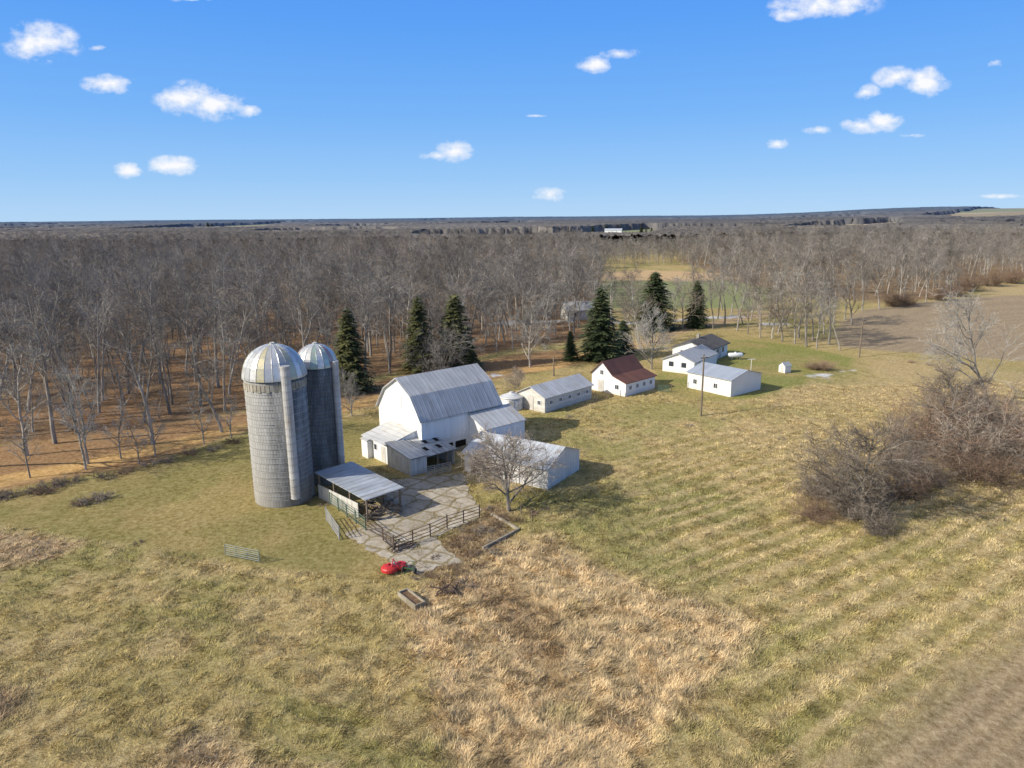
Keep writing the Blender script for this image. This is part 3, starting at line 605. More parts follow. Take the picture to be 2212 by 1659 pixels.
bump(nt,b,mathn(nt,'ADD',f1,f2),.7,.1)
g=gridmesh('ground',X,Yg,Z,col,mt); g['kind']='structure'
mt,nt,b=newmat('cracked_concrete'); geo=N(nt,'ShaderNodeNewGeometry'); mp=N(nt,'ShaderNodeMapping'); nt.links.new(geo.outputs['Position'],mp.inputs[0]); mp.inputs['Rotation'].default_value[2]=.5
vo=N(nt,'ShaderNodeTexVoronoi'); vo.feature='DISTANCE_TO_EDGE'; vo.inputs['Scale'].default_value=.46; vo.inputs['Randomness'].default_value=.5
wv=N(nt,'ShaderNodeVectorMath'); wv.operation='ADD'; nz=N(nt,'ShaderNodeTexNoise'); nz.inputs['Scale'].default_value=2.2; nz.inputs['Detail'].default_value=6; nt.links.new(mp.outputs[0],nz.inputs['Vector'])
sc=N(nt,'ShaderNodeVectorMath'); sc.operation='SCALE'; sc.inputs['Scale'].default_value=.55; nt.links.new(nz.outputs['Color'],sc.inputs[0]); nt.links.new(mp.outputs[0],wv.inputs[0]); nt.links.new(sc.outputs[0],wv.inputs[1]); nt.links.new(wv.outputs[0],vo.inputs['Vector'])
n4=noise(nt,.5,4,mp.outputs[0])
cr_=ramp(nt,mathn(nt,'SUBTRACT',mathn(nt,'ADD',vo.outputs['Distance'],mathn(nt,'MULTIPLY',noise(nt,4,5,mp.outputs[0],.7),.14)),mathn(nt,'MULTIPLY',n4,.16)),.07,.03)
vc=N(nt,'ShaderNodeTexVoronoi'); vc.inputs['Scale'].default_value=.46; vc.inputs['Randomness'].default_value=.5; nt.links.new(wv.outputs[0],vc.inputs['Vector'])
sx=N(nt,'ShaderNodeSeparateXYZ'); nt.links.new(vc.outputs['Color'],sx.inputs[0])
c=mixc(nt,sx.outputs[0],(.56,.50,.40),(.42,.37,.29)); c=mixc(nt,mathn(nt,'MULTIPLY',ramp(nt,noise(nt,.9,7,mp.outputs[0],.75),.40,.64),.8),c,(.27,.22,.14)); c=mixc(nt,mathn(nt,'MULTIPLY',cr_,.9),c,(.24,.19,.09))
nt.links.new(c,b.inputs['Base Color']); b.inputs['Roughness'].default_value=.9; bump(nt,b,mathn(nt,'SUBTRACT',1,cr_),.5,.03)
ye=[]
for a,c in zip(YARD,YARD[1:]+YARD[:1]):
    n=max(1,int(math.hypot(c[0]-a[0],c[1]-a[1])/.5))
    for i in range(n): t=i/n; ye.append((a[0]+(c[0]-a[0])*t+random.uniform(-.22,.22),a[1]+(c[1]-a[1])*t+random.uniform(-.22,.22),.03))
mb=MB(); mb.v=ye; mb.f=[tuple(range(len(ye)))]
o=mk('concrete_yard',mb,mt); o['kind']='structure'
# ------------------------------------------------------------ grass blades
NB=1350000
D=np.exp(np.random.uniform(math.log(27),math.log(118),NB)); th=np.radians(np.random.uniform(-41,41,NB)); gx=D*np.tan(th); gy=D
c_,g_=surf(gx,gy); d_=nearb(gx,gy); cl=fbm(gx,gy,.9,2,70)
keep=(g_>.02)&(d_>.12)&(np.random.rand(NB)<.28+1.4*ss(.4,.62,cl))
keep&=~((g_<.1)&(np.random.rand(NB)<.6))
yi=(sdf(gx,gy,YARD)<.3)&(nearb(gx,gy,False)>.1)&(fbm(gx,gy,1.0,3,71)>.60)&(np.random.rand(NB)<.5); g_=np.where(yi,.16,g_); keep|=yi; c_[yi]=np.array((.40,.31,.16))
gx,gy,c_,g_,d_,cl=gx[keep],gy[keep],c_[keep],g_[keep],d_[keep],cl[keep]; n=len(gx); gz=np.where(yi[keep],.03,height(gx,gy,g_,d_))
ang=fbm(gx,gy,2.2,3,80)*5*math.pi+np.random.normal(0,1.1,n); ln=np.clip(g_,.05,1)*np.random.uniform(.4,1.5,n)*(.5+1.0*cl); tilt=np.random.uniform(.5,1.4,n)
wd=(.004+.00034*gy)*np.random.uniform(.7,1.5,n)*np.clip(g_*5,.5,1.2)
dx,dy=np.cos(ang)*np.sin(tilt),np.sin(ang)*np.sin(tilt); a2=ang+np.random.uniform(.9,2.2,n)
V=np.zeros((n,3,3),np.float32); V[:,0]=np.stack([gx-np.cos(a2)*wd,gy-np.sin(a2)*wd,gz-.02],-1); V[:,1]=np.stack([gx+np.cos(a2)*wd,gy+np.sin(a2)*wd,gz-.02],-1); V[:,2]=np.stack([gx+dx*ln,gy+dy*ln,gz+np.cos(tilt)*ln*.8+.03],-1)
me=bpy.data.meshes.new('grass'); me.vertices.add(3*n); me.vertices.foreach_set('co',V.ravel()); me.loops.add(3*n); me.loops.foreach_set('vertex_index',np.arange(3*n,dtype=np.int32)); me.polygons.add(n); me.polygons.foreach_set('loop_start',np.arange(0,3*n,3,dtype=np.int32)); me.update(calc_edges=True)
tf_=(.70+.65*ss(.3,.7,fbm(gx,gy,.7,2,73)))  # clump noise that paints dark tuft shadows into the blade colour
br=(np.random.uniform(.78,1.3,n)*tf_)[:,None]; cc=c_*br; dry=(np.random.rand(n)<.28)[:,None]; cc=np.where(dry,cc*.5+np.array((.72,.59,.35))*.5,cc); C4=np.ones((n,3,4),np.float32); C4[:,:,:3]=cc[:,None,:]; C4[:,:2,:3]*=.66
at=me.color_attributes.new('Col','FLOAT_COLOR','POINT'); at.data.foreach_set('color',C4.ravel())
mt,nt,b=newmat('grass_blades'); at=N(nt,'ShaderNodeAttribute',attribute_name='Col'); nt.links.new(at.outputs['Color'],b.inputs['Base Color']); b.inputs['Roughness'].default_value=.85; b.inputs['Specular IOR Level'].default_value=.08
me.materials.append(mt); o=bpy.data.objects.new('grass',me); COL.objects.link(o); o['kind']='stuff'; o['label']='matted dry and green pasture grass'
print('BLADES',n)
# ------------------------------------------------------------ trees
rnd=random.Random(3)
def rv(): return Vector((rnd.gauss(0,1),rnd.gauss(0,1),rnd.gauss(0,1)))
def limb(mb,p,d,ln,ra,rb,seg,wob,sides,up):
    pts=[p.copy()]; ds=[d.copy()]
    for i in range(seg):
        d=(d+rv()*wob+Vector((0,0,up))).normalized(); p=p+d*(ln/seg); pts.append(p.copy()); ds.append(d.copy())
    b=len(mb.v)
    for i,(q,e) in enumerate(zip(pts,ds)):
        a=e.orthogonal().normalized(); c=e.cross(a); r=ra+(rb-ra)*i/seg
        for k in range(sides): t=2*math.pi*k/sides; mb.v.append(tuple(q+a*(r*math.cos(t))+c*(r*math.sin(t))))
    for i in range(seg):
        for k in range(sides): j=(k+1)%sides; o_=b+i*sides; mb.f.append((o_+k,o_+j,o_+sides+j,o_+sides+k))
    return pts,ds
def at_(pts,ds,t):
    f=t*(len(pts)-1); i=min(int(f),len(pts)-2); f-=i; return pts[i].lerp(pts[i+1],f),ds[i+1]
def side(d,ang):
    a=d.orthogonal().normalized(); c=d.cross(a); t=rnd.uniform(0,6.283); return (d*math.cos(ang)+(a*math.cos(t)+c*math.sin(t))*math.sin(ang)).normalized()
def twig(mb,p,d,ln,w):
    s_=d.cross(rv()).normalized()*w; b=len(mb.v); mb.v+=[tuple(p-s_),tuple(p+s_),tuple(p+d*ln)]; mb.f.append((b,b+1,b+2))
def bare(Ht,r,cs,n1,l1,ang,n2,n3,n4,up=.06,tw=.022,wb=.07,taper=.62):
    tr=MB(); cw=MB(); tp,td=limb(tr,Vector((0,0,-.3)),Vector((rnd.gauss(0,.06),rnd.gauss(0,.06),1)).normalized(),Ht*.93,r,.04,9,wb,7,.03)
    for i in range(n1):
        t=cs+(1-cs)*((i+rnd.random())/n1)**.9*.97; p,d=at_(tp,td,t); rel=(t-cs)/(1-cs); ll=l1*(1-taper*rel)*rnd.uniform(.6,1.3); ra=max(.03,r*(1-t)*.55+.02)
        e=side(d,ang*rnd.uniform(.6,1.3)); e.z=abs(e.z); lp,ld=limb(tr,p,e,ll,ra,.02,5,.15,5,up)
        for j in range(n2):
            t2=.25+.75*(j+rnd.random())/n2; p2,d2=at_(lp,ld,min(t2,.99)); l2=ll*.42*(1.25-t2*.6)*rnd.uniform(.7,1.3)
            sp,sd_=limb(cw,p2,side(d2,rnd.uniform(.5,1.0)),l2,.028,.012,2,.16,3,up)
            for k in range(n3):
                t3=.15+.85*(k+rnd.random())/n3; p3,d3=at_(sp,sd_,min(t3,.99)); l3=l2*.5*rnd.uniform(.6,1.3); d3=side(d3,rnd.uniform(.4,1.0)); d3=(d3+Vector((0,0,.15))).normalized()
                twig(cw,p3,d3,l3,tw)
                for q in range(n4):
                    p4=p3+d3*(l3*rnd.uniform(.25,.95)); twig(cw,p4,side(d3,rnd.uniform(.4,.9)),l3*rnd.uniform(.4,.8),tw*.75)
    return tr,cw
def bush(Rr,Ht,n0,n1,n2,n3,tw=.02):
    tr=MB(); cw=MB()
    for i in range(n0):
        a=rnd.uniform(0,6.283); q=Rr*.35*math.sqrt(rnd.random()); p=Vector((q*math.cos(a),q*math.sin(a),-.2)); out=rnd.uniform(.1,1.0)
        d=Vector((math.cos(a)*out*Rr,math.sin(a)*out*Rr,Ht)).normalized(); ll=math.hypot(Ht*(1-.35*out),Rr*out)*rnd.uniform(.45,1.3)
        lp,ld=limb(tr,p,d,ll,.07,.015,5,.2,4,-.01)
        for j in range(n1):
            t2=.15+.85*(j+rnd.random())/n1; p2,d2=at_(lp,ld,min(t2,.99)); l2=ll*.36*rnd.uniform(.6,1.3); sp,sd_=limb(cw,p2,side(d2,rnd.uniform(.5,1.2)),l2,.022,.01,2,.2,3,0)
            for k in range(n2):
                p3,d3=at_(sp,sd_,rnd.uniform(.15,.98)); l3=l2*.5*rnd.uniform(.6,1.3); d3=side(d3,rnd.uniform(.4,1.2)); twig(cw,p3,d3,l3,tw)
                for q in range(n3): twig(cw,p3+d3*(l3*rnd.uniform(.2,.9)),side(d3,rnd.uniform(.4,1.1)),l3*.6,tw*.8)
    return tr,cw
def spruce(Ht,Rr,base=.04,pw=.85,lv=34,nb=13):
    tr=MB(); cw=MB(); limb(tr,Vector((0,0,-.3)),Vector((0,0,1)),Ht,.22,.02,5,.005,7,0)
    for i in range(lv):
        t=base+(1-base)*i/lv; z=Ht*t; n=max(4,int(nb*(1-t*.5)))
        for k in range(n):
            a=6.283*(k+rnd.random())/n; L=Rr*((1-t)**pw)*rnd.uniform(.62,1.25)+.15; st=max(.18,L/10); s_=.1; zz=z+rnd.uniform(-.2,.2)
            while s_<L:
                f=s_/L; p=Vector((math.cos(a)*s_,math.sin(a)*s_,zz+.15*s_*(1-1.5*f)-.10*L*f)); w=(.40+.28*(1-f))*rnd.uniform(.7,1.3)
                for q in (-1,1):
                    aa=a+q*rnd.uniform(.5,1.3); d=Vector((math.cos(aa),math.sin(aa),rnd.uniform(-.55,.05))).normalized(); sdv=Vector((-math.sin(aa),math.cos(aa),rnd.uniform(-.3,.3)))*w*.36
                    b=len(cw.v); cw.v+=[tuple(p-sdv),tuple(p+sdv),tuple(p+d*w*1.5)]; cw.f.append((b,b+1,b+2))
                s_+=st
    for k in range(24):
        a=rnd.uniform(0,6.28); z=Ht-rnd.uniform(0,.7); b=len(cw.v); cw.v+=[(0,0,z+.1),(.02,0,z),(math.cos(a)*.25,math.sin(a)*.25,z-.05)]; cw.f.append((b,b+1,b+2))
    return tr,cw
def proto(tc,m1,m2):
    out=[]
    for nm,mb,mm in (('trunk',tc[0],m1),('crown',tc[1],m2)):
        me=bpy.data.meshes.new(nm); me.from_pydata(mb.v,[],mb.f); me.materials.append(M[mm]); out.append(me)
    return out
FOREST=[proto(bare(18,.23,.30,17,6.2,.8,8,7,3,tw=.018),'bark','twig'),proto(bare(19,.25,.36,15,5.6,.7,8,7,3,tw=.018),'bark','twig'),proto(bare(15,.2,.2,17,5.8,.95,8,7,3,tw=.018,taper=.5),'bark','twig_tan'),proto(bare(18,.22,.45,13,5.4,.75,8,7,3,tw=.018,taper=.45),'bark','twig'),
 proto(bare(17,.18,.42,13,4.4,.6,7,7,3,tw=.018),'bark','twig_pale'),proto(bare(13,.16,.25,14,4.6,.8,8,7,3,tw=.018),'bark','twig_pale')]
YOUNG=[proto(bare(9,.1,.2,14,2.6,.6,6,5,2,tw=.016),'bark','twig_pale')]
WIDE=[proto(bare(8,.17,.10,26,5.0,1.0,10,9,5,.03,.015),'bark','twig_tan'),proto(bare(9,.18,.12,22,5,.95,9,9,4,.04,.018),'bark','twig_pale')]
LONE=proto(bare(17,.26,.18,19,8.0,.68,9,7,3,.05,.022,.1,.5),'bark','twig_pale')
BUSH=[proto(bush(4.8,6.6,44,9,7,3,.02),'wood','twig_red'),proto(bush(4.4,5.8,38,9,7,3,.02),'wood','twig_tan')]+[proto(bush(4.2,7,36,8,7,3,.02),'bark','twig_pale')]
BRUSH=[proto(bush(1.6,1.3,26,6,5,2,.02),'wood','twig_red'),proto(bush(1.8,1.1,26,6,5,2,.02),'wood','twig_tan')]
SPR=[proto(spruce(14,3.4),'bark','needle'),proto(spruce(14,3.2,.05,.75),'bark','needle2'),proto(spruce(14,4.6,.05,.7,38,16),'bark','needle')]
def plant(name,pr,x,y,z,s,rz,label,cat,group=None,sx=None):
    o=thing(name,label,cat,(x,y,z),rz,group); o.scale=(sx or s,sx or s,s); ch=[]
    for nm,me in zip(('trunk' if 'tree' in name else 'stems','crown' if 'tree' in name else 'branches'),pr):
        c=bpy.data.objects.new(nm,me); COL.objects.link(c); c.parent=o; ch.append(c)
    return o,ch
def gz_(x,y):
    x=np.array([float(x)]); y=np.array([float(y)]); c,g=surf(x,y); return float(height(x,y,g,nearb(x,y))[0])
def scatter(poly,n,mind,ylim):
    P=np.array(poly); lo=P.min(0); hi=P.max(0); hi[1]=min(hi[1],ylim[1]); lo[1]=max(lo[1],ylim[0]); lo[0]=max(lo[0],-.82*hi[1]); hi[0]=min(hi[0],.82*hi[1])
    q=np.random.rand(n,2)*(hi-lo)+lo; q=q[(np.abs(q[:,0])<.78*q[:,1]+12)&(sdf(q[:,0],q[:,1],poly)<-1.0)]
    cell={}; out=[]
    for a in q:
        k=(int(a[0]//mind),int(a[1]//mind))
        if any((k[0]+i,k[1]+j) in cell and (cell[(k[0]+i,k[1]+j)]-a)@(cell[(k[0]+i,k[1]+j)]-a)<mind*mind for i in(-1,0,1) for j in (-1,0,1)): continue
        cell[k]=a; out.append((a[0],a[1]))
    return out
pl=scatter(WOODS,24000,4.8,(70,330))+scatter(WOODS,9000,7,(330,620)); prr=scatter(WOODR,6000,6.0,(150,480))+scatter(WOODR,5000,8.5,(480,700)); pm=scatter(WOODM,9000,5.5,(300,600)); pu=scatter(WOODS,9000,4.6,(70,240))
pts=pl+prr
row=[(1540,712),(1565,705),(1592,716),(1615,722),(1642,729),(1668,731),(1690,739),(1716,743),(1742,749),(1764,752),(1790,746),(1815,757),(1580,682),(1622,692),(1662,702),(1700,707),(1742,716),(1780,722),(1475,712),(1455,700),(1520,690),(1380,742),(1350,720),(1800,705),(1825,690),(1862,672),(1900,668),(1950,660),(2000,655),(2050,650),(1605,700),(1640,712),(1680,722),(1725,730),(1755,735),(1550,690),(1500,680),(1350,690),(1320,705),(1690,690),(1730,700),(1770,700),(1640,680),(1600,670),(1710,680),(1840,700),(1560,670)]
rowp=[W(*q) for q in row]
pts.sort(key=lambda p:p[0]**2+p[1]**2)
near=pts[:240]; rest=pts[240:]
protoobj={}
def fplant(x,y,lab,s=None,grp='leafless trees of the wood',sxr=1.0):
    k=rnd.randrange(6); s=s or rnd.uniform(.66,1.18); o,ch=plant('bare_tree',FOREST[k],x,y,-.05,s,rnd.uniform(0,6.28),lab,'tree',grp,s*sxr*rnd.uniform(.9,1.15))
    if k not in protoobj: protoobj[k]=ch
for x,y in near: fplant(x,y,'tall leafless grey-brown tree standing in leaf-strewn wood')
for x,y in rowp: fplant(x,y,'leafless tree in row beside the plowed field',rnd.uniform(.8,1.05),'leafless trees along the field edge',1.1)
def inst_obj(name,P,Z,S,label):
    me=bpy.data.meshes.new(name); n=len(P); me.vertices.add(n); v=np.zeros((n,3),np.float32); v[:,:2]=P; v[:,2]=Z; me.vertices.foreach_set('co',v.ravel())
    for nm,arr,ty in (('rotz',np.random.rand(n)*6.28,'FLOAT'),('scl',S,'FLOAT'),('idx',np.random.randint(0,6,n),'INT')):
        a=me.attributes.new(nm,ty,'POINT'); a.data.foreach_set('value',np.asarray(arr,dtype=np.float32 if ty=='FLOAT' else np.int32))
    o=bpy.data.objects.new(name,me); COL.objects.link(o); o['kind']='stuff'; o['label']=label
    ng=bpy.data.node_groups.new(name,'GeometryNodeTree'); ng.interface.new_socket('Geometry',in_out='INPUT',socket_type='NodeSocketGeometry'); ng.interface.new_socket('Geometry',in_out='OUTPUT',socket_type='NodeSocketGeometry')
    gi=ng.nodes.new('NodeGroupInput'); go=ng.nodes.new('NodeGroupOutput'); ip=ng.nodes.new('GeometryNodeInstanceOnPoints'); jo=ng.nodes.new('GeometryNodeJoinGeometry')
    for k in sorted(protoobj):
        j=ng.nodes.new('GeometryNodeJoinGeometry')
        for c in protoobj[k]:
            oi=ng.nodes.new('GeometryNodeObjectInfo'); oi.inputs['Object'].default_value=c; oi.transform_space='ORIGINAL'; ng.links.new(oi.outputs['Geometry'],j.inputs[0])
        g2=ng.nodes.new('GeometryNodeGeometryToInstance'); ng.links.new(j.outputs[0],g2.inputs[0]); ng.links.new(g2.outputs[0],jo.inputs[0])
    def na(nm,ty):
        a=ng.nodes.new('GeometryNodeInputNamedAttribute'); a.data_type=ty; a.inputs['Name'].default_value=nm; return a.outputs['Attribute']
    ng.links.new(gi.outputs[0],ip.inputs['Points']); ng.links.new(jo.outputs[0],ip.inputs['Instance']); ip.inputs['Pick Instance'].default_value=True
    ng.links.new(na('idx','INT'),ip.inputs['Instance Index']); cx=ng.nodes.new('ShaderNodeCombineXYZ'); ng.links.new(na('rotz','FLOAT'),cx.inputs[2]); ng.links.new(cx.outputs[0],ip.inputs['Rotation'])
    ng.links.new(na('scl','FLOAT'),ip.inputs['Scale']); ng.links.new(ip.outputs[0],go.inputs[0]); md=o.modifiers.new('instances','NODES'); md.node_group=ng
    return o
rp=np.array(rest+pm)
FIELDS=[PX([(900,532),(930,513),(1150,507),(1200,514),(1130,532)]),PX([(1195,526),(1210,507),(1400,496),(1440,506),(1380,526)]),PX([(1700,508),(1770,493),(1930,486),(1935,496),(1800,508)]),PX([(230,508),(420,492),(620,486),(560,500)]),PX([(2000,482),(2212,460),(2400,460),(2400,474),(2100,486)]),PX([(640,499),(760,494),(900,493),(780,501)])]
def fmask(x,y):
    m_=fbm(x,y*.8,330,3,90)>.37
    m_|=(y<640)
    for p in FIELDS:
        m_&=~(sdf(x,y,p)<8)
    return m_
n=5500; Df=np.exp(np.random.uniform(math.log(600),math.log(1050),n)); tf=np.tan(np.radians(np.random.uniform(-38.5,38.5,n))); fx_,fy_=Df*tf,Df; k=fmask(fx_,fy_); fx_,fy_=fx_[k],fy_[k]
fp=np.stack([fx_,fy_],-1); fz=hills(fx_,fy_)-3
allp=np.concatenate([rp,np.array(pu),fp]); allz=np.concatenate([np.full(len(rp)+len(pu),-.2),fz]); alls=np.concatenate([np.random.uniform(.62,1.18,len(rest)),np.random.uniform(.5,.78,len(pm)),np.random.uniform(.12,.32,len(pu)),np.random.uniform(.7,.95,len(fp))])
inst_obj('woodland',allp,allz,alls,'leafless woodland stretching to the horizon')
an=np.tan(np.radians(np.linspace(-40,40,520))); rr_=np.exp(np.linspace(math.log(640),math.log(9500),260)); A,Dm=np.meshgrid(an,rr_); Xm=A*Dm; Ym=Dm*1.0
Xm=Xm+np.random.uniform(-.5,.5,Xm.shape)*Dm*.002; Ym=Ym+np.random.uniform(-.5,.5,Xm.shape)*Dm*.008
mk_=fmask(Xm,Ym); Zm=hills(Xm,Ym)+np.where(mk_,10+np.random.uniform(-1.3,1.4,Xm.shape)+fbm(Xm,Ym,120,2,95)*4,-3)
cm=np.array((.165,.15,.135))*np.random.uniform(.8,1.2,Xm.shape)[...,None]*(.55+.9*fbm(Xm,Ym,260,3,97))[...,None]; hz=ss(500,4500,Ym)[...,None]*.88; cm=cm*(1-hz)+np.array((.085,.135,.21))*hz  # hz blends haze blue into the canopy colour with distance
fm=(mk_[:-1,:-1]|mk_[1:,1:]|mk_[1:,:-1]|mk_[:-1,1:])
mt,nt,b=newmat('distant_canopy'); at=N(nt,'ShaderNodeAttribute',attribute_name='Col'); nt.links.new(at.outputs['Color'],b.inputs['Base Color']); b.inputs['Roughness'].default_value=1; b.inputs['Specular IOR Level'].default_value=0
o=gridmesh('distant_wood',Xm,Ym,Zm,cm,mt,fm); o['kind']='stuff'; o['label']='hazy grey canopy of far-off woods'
def sp(u,v,top,k,wpx,lab,name='spruce_tree'):
    x,y=W(u,v); h=atY(u,top,y)[1]; s=h/14; pr=SPR[k]; rad=(3.4,3.2,4.6)[k]; sx=(wpx*1.25/2/F*math.hypot(y,H))/rad
    plant(name,pr,x,y,-.1,s,rnd.uniform(0,6),lab,'evergreen tree','evergreens around the farmyard',sx)
sp(760,845,662,1,84,'tall olive-green spruce rising behind the silos'); sp(908,800,638,1,74,'tall pointed spruce at the edge of wood')
sp(985,795,632,1,88,'full green spruce behind the white barn'); sp(1018,800,735,0,40,'small dark spruce beside the larger one')
sp(1296,775,617,0,92,'dark dense spruce beside the house drive'); sp(1412,712,586,2,92,'broad dark spruce behind the house'); sp(1503,708,604,2,52,'smaller ragged evergreen beyond the house')
sp(1232,778,712,0,34,'small narrow cedar near farm track'); sp(1345,760,690,0,50,'low dark evergreen beside the drive')
for u,v,t in ((1200,522,503),(1212,521,502),(1224,522,503),(1236,522,504),(1250,522,506),(1385,508,487),(1395,509,493),(1407,509,491),(1310,500,486),(1280,503,487),(1240,510,498),(1512,520,497),(1530,520,493),(1545,520,497),(450,498,480),(458,498,483),(1955,480,468)):
    x,y=W(u,v+1); h=max(8,atY(u,t,y)[1]); hh=float(hills(np.array([x]),np.array([y]))[0]); plant('spruce_tree',SPR[0],x,y,hh-.2,(h-hh)/14,0,'distant dark conifer standing among fields','evergreen tree','distant conifers',(h-hh)/14*1.5)
x,y=W(1100,1103); plant('bare_tree',WIDE[0],x,y,0,.95,1.,'low spreading leafless tree beside concrete yard','tree',None,1.3)
x,y=W(1145,792); plant('bare_tree',WIDE[1],x,y,0,1.5,2.,'rounded pale leafless tree by farm track','tree',None,1.25)
x,y=W(1408,797); plant('bare_tree',WIDE[1],x,y,0,1.2,3.,'rounded leafless tree beside the house','tree',None,1.15)
x,y=W(760,900); plant('bare_tree',WIDE[1],x,y,0,.7,4.,'small twiggy leafless tree behind silos','tree')
x,y=W(1112,850); plant('bare_tree',WIDE[0],x,y,0,.5,4.,'small leafless tree beside grain bin','tree')
x,y=W(2132,884); plant('bare_tree',LONE,x,y,0,1.02,1.3,'tall sparse leafless tree in hillside pasture','tree',None,1.15)
x,y=W(945,806); plant('bush',BUSH[2],x,y,0,1.2,.3,'large rounded leafless bush behind the barn','bush',None,1.3)
x,y=W(1862,1118); plant('bare_tree',WIDE[0],x,y,0,1.15,2.2,'low many-branched thorn tree in dry pasture','tree',None,1.3)
x,y=W(2040,960); plant('bare_tree',WIDE[0],x,y,0,1.1,4.2,'tangled thorn tree in pasture thicket','tree',None,1.4)
for (u,v,s,sx,k) in ((1850,1115,.85,.95,1),(1775,1075,.6,.75,1),(1935,1075,.75,.85,0),(2010,985,.95,1.1,0),(2090,1000,1.1,1.25,1),(2180,985,1.0,1.2,0),(1960,965,.75,.9,1),(2080,930,.9,1.2,0),(2150,930,.9,1.2,1),(2230,1020,.9,1.2,1),(1760,1120,.3,.5,0),(1900,1150,.35,.5,1),(1990,1040,.6,.85,1),(2120,1040,.6,1.0,0),(1950,1020,.5,.8,1)):
    x,y=W(u,v); plant('bush',BUSH[k],x,y,-.1,s*.9,rnd.uniform(0,6),'large tangled grey-brown leafless shrub in dry pasture','bush','shrubs in the pasture thicket',sx*.9)
for u,v,s in ((2090,628,.8),(2060,640,.6),(2185,612,.9),(1960,660,.5),(1930,662,.6),(2020,648,.6),(2140,618,.8)):
    x,y=W(u,v); plant('bush',BUSH[0],x,y,-.1,s,rnd.uniform(0,6),'russet shrub along the field boundary','bush','shrubs along the field boundary',s*1.3)
for u,v,s in ((1775,798,.42),(1760,797,.3)):
    x,y=W(u,v); plant('bush',BUSH[0],x,y,-.1,s*.55,0,'rounded brown shrub at edge of house lawn','bush','garden shrubs',s)
for u,v,s in ((185,1012,1.15),(335,985,.8),(262,990,.8),(440,960,.8),(65,1030,.8),(300,1000,.6),(500,950,.7)):
    x,y=W(u,v); plant('young_tree',YOUNG[0],x,y,-.05,s,rnd.uniform(0,6),'slender leafless young tree beside dirt track','tree','young trees beside the track',s*1.3)
for u,v,s in ((190,1000,.95),(60,985,1.1),(-40,1010,1.1),(480,935,.85),(330,960,.9),(120,960,1.15)):
    x,y=W(u,v); fplant(x,y,'large spreading leafless tree at edge of wood',s,'leafless trees of the wood',1.15)
bl=[(195,1080,1.0),(215,1073,.8),(172,1085,.6),(110,1050,1.),(150,1040,.9),(95,1060,.8),(230,1028,.8),(270,1018,.7),(320,1002,.8),(360,995,.7),(410,980,.7),(460,972,.7),(505,958,.7),(20,1068,.7),(-10,1075,.9),(60,1062,.6),(300,1172,.35),(1010,1260,.6),(960,1250,.5),(1050,1150,.6),(1075,1135,.5),(985,1180,.4),(1000,1165,.5),(1020,1200,.5),(975,1225,.4),(1055,1195,.5),(2110,830,.7),(2060,800,.7),(2010,790,.6),(1970,785,.5),(1560,905,.3),(1490,920,.4),(1690,950,.4),(1230,900,.4),(660,1085,.35),(900,1248,.4),(1150,1110,.5),(1180,1100,.4),(880,1180,.3),(700,1090,.4),(770,1110,.35),(1065,1170,.5),(1090,1155,.4),(1030,1225,.5),(940,1205,.35),(1040,1145,.5),(1085,1120,.5),(1120,1125,.45),(1060,1100,.4),(1000,1145,.35),(1080,1200,.4),(1000,1240,.45),(930,1245,.35)]
for u,v,s in bl:
    x,y=W(u,v); plant('brush',BRUSH[rnd.randrange(2)],x,y,gz_(x,y)-.05,s*.8,rnd.uniform(0,6),'low tangle of brown brush and dead weeds','brush','patches of dead brush',s)
def farb(u,v,w,d,h,wall,roof,lab,name='distant_house'):
    x,y=W(u,v+1); hz_=float(hills(np.array([x]),np.array([y]))[0]); o=thing(name,lab,'house',(x,y,hz_),rnd.uniform(-.3,.3),'distant farm buildings')
    mk('wall',MB().extr([(-d/2,-1),(-d/2,h),(0,h*1.5),(d/2,h),(d/2,-1)],-w/2,w/2),wall,o); mk('roof',roofslab([(-d/2,h),(0,h*1.5),(d/2,h)],-w/2,w/2,.5,.5,.2),roof,o)
farb(1325,503,28,14,5,'trim','light_roof','long white farmhouse beyond far fields'); farb(706,521,14,10,5,'red_barn','asphalt_roof','red barn among distant trees','distant_barn')
farb(2044,480,20,10,6,'red_barn','asphalt_roof','red brick farmhouse on far ridge'); farb(1992,483,24,10,5,'trim','grey_shingle','white farmhouse on far ridge'); farb(2130,462,60,20,6,'trim','light_roof','long white farm buildings on horizon')
farb(795,472,60,20,9,'trim','light_roof','white building on distant horizon'); farb(150,484,50,20,8,'trim','light_roof','white buildings among distant trees')
x,y=W(1250,688); o=thing('distant_house','weathered white house half hidden by trees beside the creek','house',(x,y,0),.3,'distant farm buildings')
mk('wall',MB().extr([(-3,-.3),(-3,2.8),(0,4.8),(3,2.8),(3,-.3)],-4.5,4.5),'old_siding',o); mk('roof',roofslab([(-3,2.8),(0,4.8),(3,2.8)],-4.5,4.5,.4,.4,.15),'tin_roof',o)
mk('window',MB().box(-3,-2,-3.05,-3.004,1,2.0),'glass',o); mk('window',MB().box(1.5,2.5,-3.05,-3.004,1,2.0),'glass',o)
